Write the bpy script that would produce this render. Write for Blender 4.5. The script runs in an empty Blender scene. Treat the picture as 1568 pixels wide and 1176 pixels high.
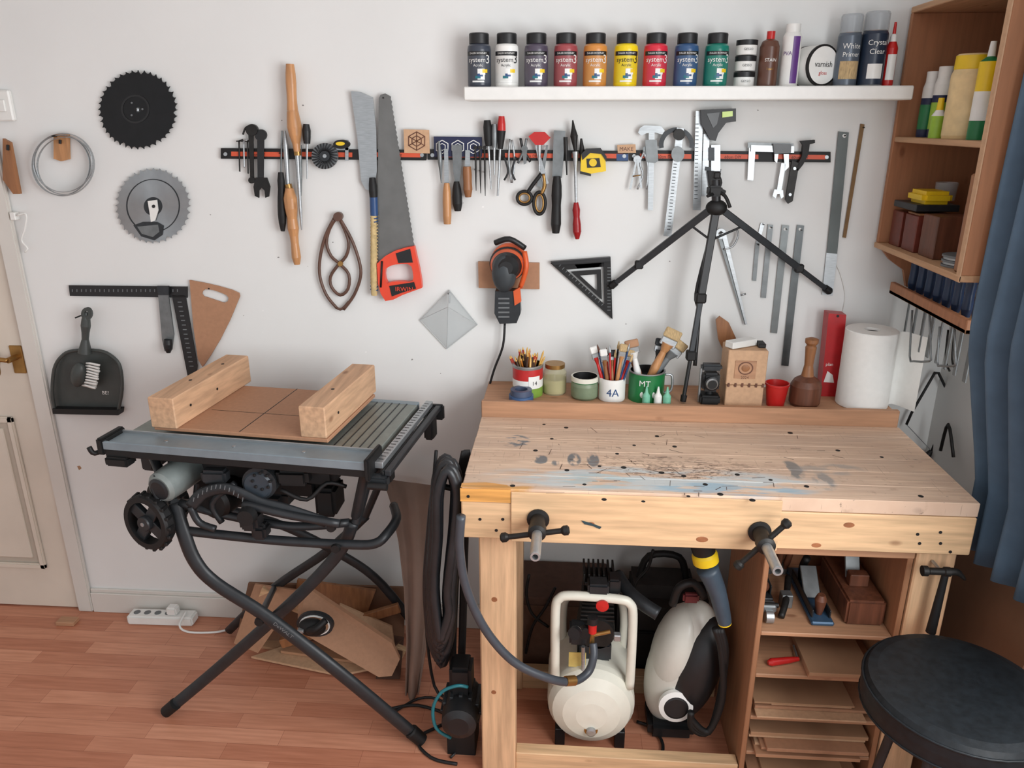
import bpy, bmesh, math, random
from mathutils import Vector, Matrix
from math import radians, sin, cos, pi
random.seed(3)
# ---------------------------------------------------------------- survey model
F=1178.; CX,CY=784.,588.
H=1.80; D=2.42
CAM=Vector((0,0,H)); A=radians(4.0); PT=radians(19.0)
Fw=Vector((-sin(A)*cos(PT),cos(A)*cos(PT),-sin(PT)))
R_=Vector((cos(A),sin(A),0)); U_=R_.cross(Fw)
def ray(u,v): return Fw+R_*((u-CX)/F)-U_*((v-CY)/F)
def PY(u,v,y):
    d=ray(u,v); return CAM+d*(y/d.y)
def PZ(u,v,z):
    d=ray(u,v); return CAM+d*((z-H)/d.z)
def PX(u,v,x):
    d=ray(u,v); return CAM+d*(x/d.x)
def W(u,v,off=0.0): return PY(u,v,D-off)
def sc(u,v,y=D): return y/ray(u,v).y/F
V=Vector
# ---------------------------------------------------------------- materials
def lin(c):
    o=[]
    for x in c[:3]:
        x=x/255.
        o.append(x/12.92 if x<=.04045 else ((x+.055)/1.055)**2.4)
    return (*o,1)
MATS={}
def mat(name,col,rough=.5,metal=0.,var=.12,scale=30.,stretch=(1,1,1),bump=0.,trans=0.,alpha=1.,emit=None,spec=.5):
    if name in MATS: return MATS[name]
    m=bpy.data.materials.new(name); m.use_nodes=True
    nt=m.node_tree; n=nt.nodes; l=nt.links
    bs=n['Principled BSDF']
    bs.inputs['Roughness'].default_value=rough; bs.inputs['Metallic'].default_value=metal
    bs.inputs['Specular IOR Level'].default_value=spec
    tc=n.new('ShaderNodeTexCoord'); mp=n.new('ShaderNodeMapping'); mp.inputs['Scale'].default_value=stretch
    no=n.new('ShaderNodeTexNoise'); no.inputs['Scale'].default_value=scale; no.inputs['Detail'].default_value=5
    cr=n.new('ShaderNodeValToRGB'); c=lin(col)
    cr.color_ramp.elements[0].position=.3; cr.color_ramp.elements[1].position=.7
    cr.color_ramp.elements[0].color=tuple(x*(1-var) for x in c[:3])+(1,)
    cr.color_ramp.elements[1].color=tuple(min(1,x*(1+var)) for x in c[:3])+(1,)
    l.new(tc.outputs['Object'],mp.inputs[0]); l.new(mp.outputs[0],no.inputs['Vector'])
    l.new(no.outputs[0],cr.inputs[0]); l.new(cr.outputs[0],bs.inputs['Base Color'])
    if bump>0:
        b=n.new('ShaderNodeBump'); b.inputs['Strength'].default_value=bump; b.inputs['Distance'].default_value=.002
        l.new(no.outputs[0],b.inputs['Height']); l.new(b.outputs[0],bs.inputs['Normal'])
    if trans>0: bs.inputs['Transmission Weight'].default_value=trans
    if alpha<1: bs.inputs['Alpha'].default_value=alpha
    MATS[name]=m; return m
def wood(name,col,axis='x',var=.22,rough=.6,scale=9.):
    st={'x':(1,14,14),'y':(14,1,14),'z':(14,14,1)}[axis]
    if name in MATS: return MATS[name]
    m=mat(name,col,rough,0,var,scale*.6,st,.15)
    nt=m.node_tree; n=nt.nodes; l=nt.links; bs=n['Principled BSDF']
    tc=n.new('ShaderNodeTexCoord'); mp=n.new('ShaderNodeMapping')
    mp.inputs['Scale'].default_value={'x':(1,2,2),'y':(2,1,2),'z':(2,2,1)}[axis]
    vo=n.new('ShaderNodeTexVoronoi'); vo.inputs['Scale'].default_value=6
    l.new(tc.outputs['Object'],mp.inputs[0]); l.new(mp.outputs[0],vo.inputs['Vector'])
    cr=n.new('ShaderNodeValToRGB'); cr.color_ramp.elements[0].position=.05; cr.color_ramp.elements[1].position=.12
    cr.color_ramp.elements[0].color=(.35,.22,.15,1); cr.color_ramp.elements[1].color=(1,1,1,1)
    l.new(vo.outputs['Distance'],cr.inputs[0])
    mx=n.new('ShaderNodeMix'); mx.data_type='RGBA'; mx.blend_type='MULTIPLY'; mx.inputs[0].default_value=.6
    src=bs.inputs['Base Color'].links[0].from_socket
    l.new(src,mx.inputs[6]); l.new(cr.outputs[0],mx.inputs[7]); l.new(mx.outputs[2],bs.inputs['Base Color'])
    return m
WALL=mat('wall_paint',(228,229,227),.85,0,.03,2.2,bump=.05)
CEIL=mat('ceiling_paint',(235,235,235),.9,0,.02,3)
TRIM=mat('trim_gloss',(214,210,203),.45,0,.03,6)
DOORM=mat('door_paint',(216,206,192),.45,0,.05,5)
WHITE=mat('white_plastic',(232,232,228),.4,0,.03)
CREAM=mat('cream_enamel',(222,220,206),.35,0,.03)
BLACK=mat('black_plastic',(24,25,27),.45,0,.15)
DBLACK=mat('deep_black',(12,12,13),.6,0,.1)
DGREY=mat('dark_grey_metal',(50,53,56),.42,.4,.15,40)
STANDM=mat('stand_paint',(40,43,46),.42,.1,.15,40)
GREY=mat('grey_plastic',(106,110,112),.5,0,.1)
STEEL=mat('brushed_steel',(172,176,178),.38,.75,.12,40,(1,1,8))
DSTEEL=mat('dull_steel',(122,126,127),.45,.65,.18,30)
ALU=mat('table_aluminium',(136,142,136),.45,.5,.1,30)
RAILM=mat('rail_bluegrey',(134,148,156),.4,.35,.08,20)
IRON=mat('dark_iron',(45,44,43),.5,.6,.25,40)
GOLD=mat('brass',(160,122,70),.35,.8,.15)
PINE_X=wood('pine_x',(210,174,134),'x',.2); PINE_Y=wood('pine_y',(204,168,128),'y',.2); PINE_Z=wood('pine_z',(210,172,134),'z',.2)
MDF=mat('mdf',(172,128,98),.7,0,.06,80); MDFL=mat('mdf_light',(200,162,128),.7,0,.08,80)
PLY=wood('ply_shelf',(190,150,114),'y',.15); PLYX=wood('ply_shelf_x',(178,134,102),'x',.15)
CABW=wood('cabinet_wood',(168,116,82),'z',.12); CABIN=mat('cabinet_hardboard',(142,94,66),.6,0,.08,20)
DWOOD=wood('dark_wood',(100,60,42),'z',.3,.45); BWOOD=wood('brown_wood',(146,98,62),'z',.25,.45)
OAKH=wood('turned_handle',(188,136,90),'z',.25,.35); CARD=mat('cardboard',(170,132,100),.85,0,.08,12)
RED=mat('red_plastic',(190,34,32),.35,0,.06); ORED=mat('orange_red',(230,72,44),.35,0,.05)
ORANGE=mat('orange_plastic',(216,92,42),.4,0,.05); YELL=mat('yellow_plastic',(234,198,34),.4,0,.05)
BLUE=mat('blue_plastic',(38,72,120),.4,0,.08); NAVY=mat('navy',(26,34,70),.5,0,.08)
GREEN=mat('green_plastic',(28,116,66),.4,0,.08); TEALC=mat('teal_cable',(30,110,120),.4,0,.08)
RUB=mat('rubber_hose',(34,36,39),.4,0,.2,30); AIRH=mat('grey_hose',(64,69,76),.4,0,.1,30)
PAPER=mat('paper',(238,238,234),.9,0,.02,60,bump=.2); BRISTLE=mat('bristle',(186,160,118),.8,0,.3,80,(8,8,1))
LEATH=mat('stool_leather',(20,25,29),.5,0,.35,60,bump=.3,spec=.35); SPRC=mat('spray_grey',(90,100,112),.35,.2,.05)
CLEAR=mat('clear_plastic',(215,222,224),.12,0,.02,10,alpha=.30); GLASS=mat('jar_glass',(200,195,160),.1,0,.05,10,alpha=.45)
CLEDGE=mat('clear_plastic_edge',(206,210,210),.2,0,.02,10,alpha=.6)
DRED=mat('dark_red_wood',(106,48,36),.4,0,.15); STRAP=mat('stripe_orange',(208,84,52),.5,0,.05)
CAL=mat('caliper_wood',(92,64,52),.4,0,.2)
# ---------------------------------------------------------------- mesh builder
class B:
    def __init__(s,name): s.name=name; s.v=[]; s.f=[]; s.mi=[]; s.sm=[]; s.mats=[]
    def idx(s,m):
        if m not in s.mats: s.mats.append(m)
        return s.mats.index(m)
    def add(s,vs,fs,m,smooth=False):
        o=len(s.v); s.v+= [V(x) for x in vs]; k=s.idx(m)
        for f in fs: s.f.append(tuple(i+o for i in f)); s.mi.append(k); s.sm.append(smooth)
    def bm(s,bm,m,M=None,smooth=False):
        bm.verts.ensure_lookup_table()
        vs=[(M@x.co if M else x.co.copy()) for x in bm.verts]
        for i,x in enumerate(bm.verts): x.index=i
        fs=[tuple(x.index for x in f.verts) for f in bm.faces]
        s.add(vs,fs,m,smooth); bm.free()
    def box(s,c,d,m,M=None,bev=.002):
        bm=bmesh.new(); bmesh.ops.create_cube(bm,size=1)
        for x in bm.verts: x.co=V((x.co.x*d[0],x.co.y*d[1],x.co.z*d[2]))
        bv=min(bev,min(d)*.3)
        if bv>0: bmesh.ops.bevel(bm,geom=bm.edges[:],offset=bv,segments=2 if bv>.004 else 1,affect='EDGES')
        T=Matrix.Translation(V(c))
        s.bm(bm,m,(M@T) if M else T)
    def bx(s,x0,x1,y0,y1,z0,z1,m,M=None,bev=.002):
        s.box(((x0+x1)/2,(y0+y1)/2,(z0+z1)/2),(abs(x1-x0),abs(y1-y0),abs(z1-z0)),m,M,bev)
    def beam(s,p1,p2,w,h,m,up=(0,0,1),bev=.002):
        p1=V(p1);p2=V(p2); a=(p2-p1); L=a.length
        if L<1e-6: return
        a=a/L; up=V(up)
        if abs(a.dot(up))>.98: up=V((0,1,0))
        b=up.cross(a).normalized(); c=a.cross(b)
        M=Matrix(((a.x,b.x,c.x,(p1.x+p2.x)/2),(a.y,b.y,c.y,(p1.y+p2.y)/2),(a.z,b.z,c.z,(p1.z+p2.z)/2),(0,0,0,1)))
        s.box((0,0,0),(L,w,h),m,M,bev)
    def lathe(s,prof,o,axis,m,seg=24,smooth=True,caps=True,squash=None):
        o=V(o); a=V(axis).normalized(); t=V((0,0,1)) if abs(a.z)<.9 else V((1,0,0))
        b=t.cross(a).normalized(); c=a.cross(b)
        if squash: b=b*squash[0]; c=c*squash[1]
        def rg(r,h): return [o+a*h+(b*cos(2*pi*i/seg)+c*sin(2*pi*i/seg))*r for i in range(seg)]
        for k in range(len(prof)-1):
            p,q=prof[k],prof[k+1]; mm=p[2] if len(p)>2 else m
            s.add(rg(p[0],p[1])+rg(q[0],q[1]),[(i,(i+1)%seg,seg+(i+1)%seg,seg+i) for i in range(seg)],mm,smooth)
        if caps:
            p=prof[0]; q=prof[-1]
            if p[0]>1e-5: s.add(rg(p[0],p[1]),[tuple(range(seg))[::-1]],p[2] if len(p)>2 else m)
            if q[0]>1e-5: s.add(rg(q[0],q[1]),[tuple(range(seg))],q[2] if len(q)>2 else m)
    def cyl(s,p1,p2,r,m,r2=None,seg=16):
        p1=V(p1);p2=V(p2); s.lathe([(r,0),(r if r2 is None else r2,(p2-p1).length)],p1,p2-p1,m,seg)
    def ball(s,c,r,m,sca=(1,1,1),rot=None,seg=20):
        bm=bmesh.new(); bmesh.ops.create_uvsphere(bm,u_segments=seg,v_segments=seg//2,radius=r)
        M=Matrix.Translation(V(c))@(rot.to_4x4() if rot else Matrix.Identity(4))@Matrix.Diagonal((*sca,1))
        s.bm(bm,m,M,True)
    def tube(s,pts,r,m,closed=False,seg=8,sub=4,flat=None):
        pts=[V(p) for p in pts]; n=len(pts)
        if sub>1 and n>2:
            q=[]; rr=[]
            rng=range(n if closed else n-1)
            for i in rng:
                P=[pts[(i+k)%n] if closed else pts[max(0,min(n-1,i+k))] for k in (-1,0,1,2)]
                for j in range(sub):
                    t=j/sub
                    q.append(.5*((2*P[1])+(P[2]-P[0])*t+(2*P[0]-5*P[1]+4*P[2]-P[3])*t*t+(3*P[1]-P[0]-3*P[2]+P[3])*t**3))
                    if isinstance(r,list):
                        rr.append(r[i]*(1-t)+r[(i+1)%n]*t)
            if not closed:
                q.append(pts[-1]);
                if isinstance(r,list): rr.append(r[-1])
            pts=q
            if isinstance(r,list): r=rr
        n=len(pts); R=r if isinstance(r,list) else [r]*n
        vs=[]; nb=None
        for i in range(n):
            a=(pts[(i+1)%n]-pts[i-1]) if closed else (pts[min(n-1,i+1)]-pts[max(0,i-1)])
            if a.length<1e-9: a=V((0,0,1))
            a.normalize()
            if nb is None:
                t=V((0,1,0)) if abs(a.y)<.9 else V((1,0,0)); nb=(t-a*t.dot(a)).normalized()
            else:
                nb=(nb-a*nb.dot(a))
                nb=nb.normalized() if nb.length>1e-6 else V((0,1,0))
            c=a.cross(nb); f1,f2=flat if flat else (1,1)
            vs+=[pts[i]+(nb*cos(2*pi*k/seg)*f1+c*sin(2*pi*k/seg)*f2)*R[i] for k in range(seg)]
        fs=[]
        for i in range(n if closed else n-1):
            j=(i+1)%n
            for k in range(seg): fs.append((i*seg+k,i*seg+(k+1)%seg,j*seg+(k+1)%seg,j*seg+k))
        if not closed: fs.append(tuple(range(seg))[::-1]); fs.append(tuple((n-1)*seg+k for k in range(seg)))
        s.add(vs,fs,m,True)
    def prism(s,pts,ex,m):
        pts=[V(p) for p in pts]; ex=V(ex); n=len(pts)
        s.add(pts+[p+ex for p in pts],[tuple(range(n)),tuple(range(n,2*n))[::-1]]+[(i,(i+1)%n,n+(i+1)%n,n+i) for i in range(n)],m)
    def ring(s,o,i_,ex,m):
        n=len(o); ex=V(ex); o=[V(p) for p in o]; i_=[V(p) for p in i_]
        vs=o+i_+[p+ex for p in o]+[p+ex for p in i_]; fs=[]
        for k in range(n):
            j=(k+1)%n
            fs+=[(k,j,n+j,n+k),(2*n+k,3*n+k,3*n+j,2*n+j),(k,2*n+k,2*n+j,j),(n+k,n+j,3*n+j,3*n+k)]
        s.add(vs,fs,m)
    # wall-plane helpers (survey points on a plane parallel to the back wall)
    def wp(s,pts,m,off=.0,th=.004): s.prism([W(u,v,off+th) for u,v in pts],(0,th,0),m)
    def ws(s,u1,v1,w1,u2,v2,w2,m,off=.016,th=.003):
        d=V((u2-u1,v2-v1)); d.normalize(); n=V((-d.y,d.x))
        s.wp([(u1+n.x*w1/2,v1+n.y*w1/2),(u2+n.x*w2/2,v2+n.y*w2/2),(u2-n.x*w2/2,v2-n.y*w2/2),(u1-n.x*w1/2,v1-n.y*w1/2)],m,off,th)
    def wh(s,u1,v1,u2,v2,ws_,m,off=.018,sq=(1,1)):
        k=sc((u1+u2)/2,(v1+v2)/2); rmax=max(ws_)/2*k; o=off+rmax*.9
        p=W(u1,v1,o); q=W(u2,v2,o); L=(q-p).length; n=len(ws_)
        s.lathe([(w/2*k,L*i/(n-1)) for i,w in enumerate(ws_)],p,q-p,m,14)
    def wt(s,pts,w,m,off=.02,closed=False,sub=4,seg=8,flat=None):
        k=sc(pts[0][0],pts[0][1]); s.tube([W(p[0],p[1],off if len(p)<3 else p[2]) for p in pts],w/2*k,m,closed,seg,sub,flat)
    def peg(s,u,v,off=.02,r=.0025): s.cyl(W(u,v,0),W(u,v,0)+V((0,-off,0)),r,IRON,seg=8)
    def text(s,st,size,m,fn):
        cu=bpy.data.curves.new('t','FONT'); cu.body=st; cu.size=size; cu.align_x='CENTER'; cu.resolution_u=2
        ob=bpy.data.objects.new('t',cu); bpy.context.scene.collection.objects.link(ob)
        bpy.context.view_layer.update(); dg=bpy.context.evaluated_depsgraph_get()
        e=ob.evaluated_get(dg); me=e.to_mesh()
        s.add([fn(x.co.x,x.co.y) for x in me.vertices],[tuple(p.vertices) for p in me.polygons],m)
        e.to_mesh_clear(); bpy.data.objects.remove(ob); bpy.data.curves.remove(cu)
    def done(s):
        if not s.v: return None
        mn=V([min(p[i] for p in s.v) for i in range(3)]); mx=V([max(p[i] for p in s.v) for i in range(3)])
        o=V(((mn.x+mx.x)/2,(mn.y+mx.y)/2,mn.z))
        me=bpy.data.meshes.new(s.name); me.from_pydata([p-o for p in s.v],[],s.f)
        for m in s.mats: me.materials.append(m)
        me.polygons.foreach_set('material_index',s.mi); me.polygons.foreach_set('use_smooth',s.sm)
        me.update(); ob=bpy.data.objects.new(s.name,me); ob.location=o
        bpy.context.scene.collection.objects.link(ob); return ob
def circ(u,v,r,n=40,ry=None,a0=0): ry=ry or r; return [(u+r*cos(a0+2*pi*i/n),v+ry*sin(a0+2*pi*i/n)) for i in range(n)]
# ---------------------------------------------------------------- custom surface materials
def floor_mat():
    m=bpy.data.materials.new('laminate_floor'); m.use_nodes=True; nt=m.node_tree; n=nt.nodes; l=nt.links; bs=n['Principled BSDF']
    g=n.new('ShaderNodeNewGeometry'); br=n.new('ShaderNodeTexBrick')
    mp=n.new('ShaderNodeMapping'); l.new(g.outputs['Position'],mp.inputs[0])
    l.new(mp.outputs[0],br.inputs['Vector']); br.inputs['Scale'].default_value=1
    br.inputs['Brick Width'].default_value=.42; br.inputs['Row Height'].default_value=.062; br.inputs['Mortar Size'].default_value=.0005
    br.offset=.37; br.inputs['Color1'].default_value=lin((186,120,92)); br.inputs['Color2'].default_value=lin((216,154,124)); br.inputs['Mortar'].default_value=lin((146,88,66))
    mp2=n.new('ShaderNodeMapping'); mp2.inputs['Scale'].default_value=(2,30,1); l.new(g.outputs['Position'],mp2.inputs[0])
    no=n.new('ShaderNodeTexNoise'); no.inputs['Scale'].default_value=3; no.inputs['Detail'].default_value=6; l.new(mp2.outputs[0],no.inputs['Vector'])
    cr=n.new('ShaderNodeValToRGB'); cr.color_ramp.elements[0].position=.3; cr.color_ramp.elements[1].position=.7
    cr.color_ramp.elements[0].color=(.78,.72,.68,1); cr.color_ramp.elements[1].color=(1,1,1,1); l.new(no.outputs[0],cr.inputs[0])
    mx=n.new('ShaderNodeMix'); mx.data_type='RGBA'; mx.blend_type='MULTIPLY'; mx.inputs[0].default_value=1
    l.new(br.outputs[0],mx.inputs[6]); l.new(cr.outputs[0],mx.inputs[7]); l.new(mx.outputs[2],bs.inputs['Base Color'])
    bs.inputs['Roughness'].default_value=.42; return m
def bench_mat():
    m=bpy.data.materials.new('worn_bench_top'); m.use_nodes=True; nt=m.node_tree; n=nt.nodes; l=nt.links; bs=n['Principled BSDF']
    g=n.new('ShaderNodeNewGeometry'); pos=g.outputs['Position']
    def noise(scl,st,det=5,off=(0,0,0)):
        mp=n.new('ShaderNodeMapping'); mp.inputs['Scale'].default_value=st; mp.inputs['Location'].default_value=off; l.new(pos,mp.inputs[0])
        no=n.new('ShaderNodeTexNoise'); no.inputs['Scale'].default_value=scl; no.inputs['Detail'].default_value=det
        l.new(mp.outputs[0],no.inputs['Vector']); return no.outputs[0]
    def ramp(src,a,b,ca=(0,0,0,1),cb=(1,1,1,1)):
        cr=n.new('ShaderNodeValToRGB'); cr.color_ramp.elements[0].position=a; cr.color_ramp.elements[1].position=b
        cr.color_ramp.elements[0].color=ca; cr.color_ramp.elements[1].color=cb; l.new(src,cr.inputs[0]); return cr.outputs[0]
    def mix(f,a,b,bt='MIX'):
        mx=n.new('ShaderNodeMix'); mx.data_type='RGBA'; mx.blend_type=bt
        if isinstance(f,float): mx.inputs[0].default_value=f
        else: l.new(f,mx.inputs[0])
        if isinstance(a,tuple): mx.inputs[6].default_value=a
        else: l.new(a,mx.inputs[6])
        if isinstance(b,tuple): mx.inputs[7].default_value=b
        else: l.new(b,mx.inputs[7])
        return mx.outputs[2]
    def math_(op,a,b=None):
        mm=n.new('ShaderNodeMath'); mm.operation=op
        for i,x in enumerate((a,b)):
            if x is None: continue
            if isinstance(x,(int,float)): mm.inputs[i].default_value=x
            else: l.new(x,mm.inputs[i])
        return mm.outputs[0]
    base=ramp(noise(5,(1.2,22,1)),.28,.72,lin((198,166,142)),lin((226,198,172)))
    base=mix(math_('MULTIPLY',ramp(noise(4,(1,2.5,1),3,(3,1,0)),.45,.7),.4),base,lin((184,162,146)))
    base=mix(math_('MULTIPLY',ramp(noise(26,(1,1,1)),.62,.72),.4),base,lin((160,128,106)))
    base=mix(math_('MULTIPLY',ramp(noise(48,(1,3,1)),.68,.71),.6),base,lin((92,76,66)))
    base=mix(math_('MULTIPLY',ramp(noise(9,(.6,26,1),2,(5,2,0)),.68,.72),.45),base,lin((104,86,74)))
    base=mix(math_('MULTIPLY',ramp(noise(14,(22,.7,1),2,(1,7,0)),.70,.73),.4),base,lin((104,86,74)))
    sx=n.new('ShaderNodeSeparateXYZ'); l.new(pos,sx.inputs[0])
    def smear(cx,cy,rx,ry,col,k,ns,st,lim=.85,lo=.42,hi=.62):
        nonlocal base
        dx=math_('DIVIDE',math_('SUBTRACT',sx.outputs[0],cx),rx); dy=math_('DIVIDE',math_('SUBTRACT',sx.outputs[1],cy),ry)
        d=math_('ADD',math_('MULTIPLY',dx,dx),math_('MULTIPLY',dy,dy))
        f=math_('MAXIMUM',math_('SUBTRACT',1.0,d),0.0)
        f=math_('MULTIPLY',f,ramp(noise(ns,st),lo,hi)); f=math_('MULTIPLY',f,k)
        base=mix(math_('MINIMUM',f,lim),base,lin(col))
    smear(.24,1.775,.46,.08,(186,200,204),2.2,7,(1,5,1),.75)
    smear(.42,1.735,.22,.04,(142,172,188),2.0,12,(1,6,1),.75)
    smear(.10,1.76,.12,.045,(164,186,190),1.8,14,(1,4,1),.7)
    for (cx,cy,rx,ry) in ((-.055,1.88,.022,.030),(.035,1.885,.02,.045),(.085,1.89,.018,.05),(-.015,1.86,.012,.02)):
        smear(cx,cy,rx,ry,(72,92,104),2.6,18,(2,1,1),.8,.36,.56)
    smear(-.13,2.0,.045,.05,(84,104,116),1.9,30,(1,2,1),.8,.48,.6)
    smear(.60,1.86,.03,.06,(98,108,112),2.2,16,(2,1,1),.75)
    smear(.66,1.80,.03,.06,(120,126,128),1.8,16,(2,1,1),.65)
    smear(.70,1.87,.10,.04,(150,146,142),1.4,14,(1,2,1),.6)
    smear(.30,1.86,.30,.07,(132,110,94),1.4,60,(1,3,1),.55,.52,.62)
    smear(.32,1.83,.16,.05,(84,68,58),1.6,80,(1,2,1),.65,.56,.62)
    smear(-.16,1.712,.10,.028,(204,150,78),2.2,12,(1,3,1))
    l.new(base,bs.inputs['Base Color']); bs.inputs['Roughness'].default_value=.62
    b=n.new('ShaderNodeBump'); b.inputs['Strength'].default_value=.4; b.inputs['Distance'].default_value=.002
    l.new(noise(5,(1.2,22,1)),b.inputs['Height']); l.new(b.outputs[0],bs.inputs['Normal']); return m
FLOORM=floor_mat(); BTOP=bench_mat()
# ---------------------------------------------------------------- room shell
XR=1.20; XL=-3.0; YB=-1.6; ZC=2.5
dx1=W(128,935).x+.038; dx0=dx1-.95; dtop=2.06
b=B('floor'); b.bx(XL,XR+.1,YB,D+.2,-.05,0,FLOORM,bev=0); b.done()
b=B('ceiling'); b.bx(XL,XR+.1,YB,D+.1,ZC,ZC+.05,CEIL,bev=0); b.done()
b=B('wall_back'); b.bx(dx1,XR,D,D+.1,0,ZC,WALL,bev=0); b.bx(dx0,dx1,D,D+.1,dtop,ZC,WALL,bev=0); b.bx(XL,dx0,D,D+.1,0,ZC,WALL,bev=0)
SCF=mat('wall_scuff',(150,148,146),.9,0,.2); SCF2=mat('wall_filler',(238,238,236),.9)
for i in range(26):
    u=random.uniform(300,1350); v=random.choice((random.uniform(160,185),random.uniform(430,640),random.uniform(290,420))); r=random.uniform(.6,1.6)
    b.wp([(u+r*random.uniform(.5,1.6)*cos(t),v+r*random.uniform(.4,1.2)*sin(t)) for t in (0,1,2,3,4,5)],random.choice((SCF,SCF,SCF2)),0,.0004)
b.wp([(118,714),(122,713),(125,717),(121,720)],CARD,0,.0005)
b.done()
wy0,wy1,wz0,wz1=-.35,1.65,.95,2.25
b=B('wall_right')
b.bx(XR,XR+.1,YB,wy0,0,ZC,WALL,bev=0); b.bx(XR,XR+.1,wy1,D+.1,0,ZC,WALL,bev=0)
b.bx(XR,XR+.1,wy0,wy1,0,wz0,WALL,bev=0); b.bx(XR,XR+.1,wy0,wy1,wz1,ZC,WALL,bev=0); b.done()
b=B('wall_left'); b.bx(XL-.1,XL,YB,D+.1,0,ZC,WALL,bev=0); b.done()
b=B('window_1')
for y in (wy0+.025,(wy0+wy1)/2,wy1-.025): b.bx(XR+.02,XR+.07,y-.025,y+.025,wz0,wz1,WHITE)
for z in (wz0+.025,wz1-.025,1.95): b.bx(XR+.02,XR+.07,wy0,wy1,z-.02,z+.02,WHITE)
b.done()
b=B('baseboard_back'); b.bx(dx1+.014,XR,D-.016,D,0,.085,TRIM); b.bx(dx1+.014,XR,D-.010,D,.085,.10,TRIM); b.done()
b=B('door_1')
fw=.05
xl=dx1-fw; dl=dx0+.07
b.bx(dl,xl,D+.0,D+.04,.006,dtop-.05,DOORM)
PSH=mat('door_groove',(186,176,162),.5,0,.05,5)
def panel(x0,x1,z0,z1):
    y=D-.001
    for (a,c,e,g) in ((x0,x1,z0,z0+.022),(x0,x1,z1-.022,z1),(x0,x0+.022,z0,z1),(x1-.022,x1,z0,z1)): b.bx(a,c,y-.012,y+.002,e,g,DOORM,bev=.005)
    b.bx(x0+.024,x1-.024,y-.001,y+.0015,z0+.024,z1-.024,PSH,bev=0)
    b.bx(x0+.045,x1-.045,y-.009,y+.002,z0+.045,z1-.045,DOORM,bev=.006)
for a,c in ((xl-.38,xl-.095),(dl+.08,dl+.36)):
    panel(a,c,.18,.80); panel(a,c,1.02,1.85)
hp=W(28,550)
b.bx(hp.x-.022,hp.x+.022,D-.006,D+.002,hp.z-.05,hp.z+.05,GOLD,bev=.004)
b.cyl((hp.x,D,hp.z+.01),(hp.x,D-.05,hp.z+.01),.010,GOLD)
b.tube([(hp.x,D-.05,hp.z+.01),(hp.x-.03,D-.052,hp.z+.012),(hp.x-.042,D-.05,hp.z-.01),(hp.x-.05,D-.045,hp.z-.04),(hp.x-.065,D-.045,hp.z-.055)],.0085,GOLD)
b.done()
b=B('trim_1'); b.bx(xl+.003,dx1+.012,D-.018,D-.001,0,dtop,TRIM,bev=.005); b.bx(dx0+.002,dx1+.012,D-.018,D-.001,dtop,dtop+.06,TRIM,bev=.005); b.bx(xl+.003,dx1-.002,D,D+.09,0,dtop-.02,TRIM); b.done()
b=B('door_threshold_block'); p=PZ(104,954,0); b.box((p.x,p.y,.008),(.07,.04,.016),PLYX); b.done()
b=B('light_switch'); p=W(6,162); b.box((p.x,D-.009,p.z),(.07,.018,.09),WHITE,bev=.004); b.box((p.x+.01,D-.021,p.z),(.02,.008,.035),WHITE); b.done()
b=B('hanging_wood_batten'); b.wp([(4,212),(15,218),(30,297),(20,297),(4,275)],BWOOD,.018,.012); b.wh(12,222,12,230,[4,4],DBLACK,.03); b.done()
b=B('white_wall_hook'); b.wt([(26,330),(40,328),(38,350),(33,368),(42,380),(38,386)],3,WHITE,.024); b.bx(W(26,330).x-.008,W(26,330).x+.01,D-.024,D-.001,W(26,336).z,W(26,324).z,WHITE); b.done()
# ---------------------------------------------------------------- bandsaw blade coil
b=B('bandsaw_blade_coil')
for i,(u,v,r,ry) in enumerate(((97,252,47,48),(94,253,44,46),(100,254,43,44),(97,249,45,45))):
    b.wt(circ(u,v,r,24,ry),2.0,STEEL,.016+.007*i,True,2,6,(2.6,.5))
b.wp([(82,206),(103,206),(104,244),(93,247),(82,243)],OAKH,.004,.014); b.wh(92,214,92,220,[4,4],DBLACK,.02)
b.peg(92,208,.04); b.done()
def blade(name,u,v,r,n,m,extra):
    b=B(name); o=[];i_=[]
    N=n*4
    for k in range(N):
        ph=k%4; g=.04 if (k//4)%6==0 else 0; rr=r*((1.0,.955-g,.93-g,.95)[ph]); a=2*pi*(k+(0,.15,.3,.7)[ph])/N
        o.append(W(u+rr*cos(a),v+rr*sin(a),.012)); i_.append(W(u+4*cos(a),v+4*sin(a),.012))
    b.ring(o,i_,(0,.003,0),m)
    extra(b); b.wh(u,v-2,u,v+2,[5,5],STEEL,.004); b.peg(u,v,.014,.004); b.done()
def ex1(b):
    b.ring([W(x,y,.0135) for x,y in circ(207,167,22)],[W(x,y,.0135) for x,y in circ(207,167,19)],(0,.001,0),BLACK)
    for a in (0,2.1,4.2): b.wp(circ(207+11*cos(a),167+11*sin(a),1.6,10),GREY,.0125,.001)
def ex2(b):
    b.ring([W(x,y,.0135) for x,y in circ(234,315,41)],[W(x,y,.0135) for x,y in circ(234,315,39.6)],(0,.001,0),DGREY)
    b.wp([(204,345),(218,340),(240,340),(250,346),(248,360),(236,368),(216,362)],DGREY,.0125,.003)
    b.wp([(210,347),(242,344),(244,355),(234,363),(217,358)],DSTEEL,.0157,.001)
    b.ring([W(x,y,.0135) for x,y in circ(234,316,14)],[W(x,y,.0135) for x,y in circ(234,316,6)],(0,.001,0),DGREY)
    b.wp([(226,308),(240,306),(242,322),(237,338),(231,340),(229,326)],WHITE,.0157,.004); b.wp(circ(235,316,2.6,12),BLACK,.02,.001)
BLK2=mat('coated_blade',(24,25,27),.35,.4,.2); SB=mat('ground_steel_blade',(158,160,162),.3,1.0,.08,20)
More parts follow.
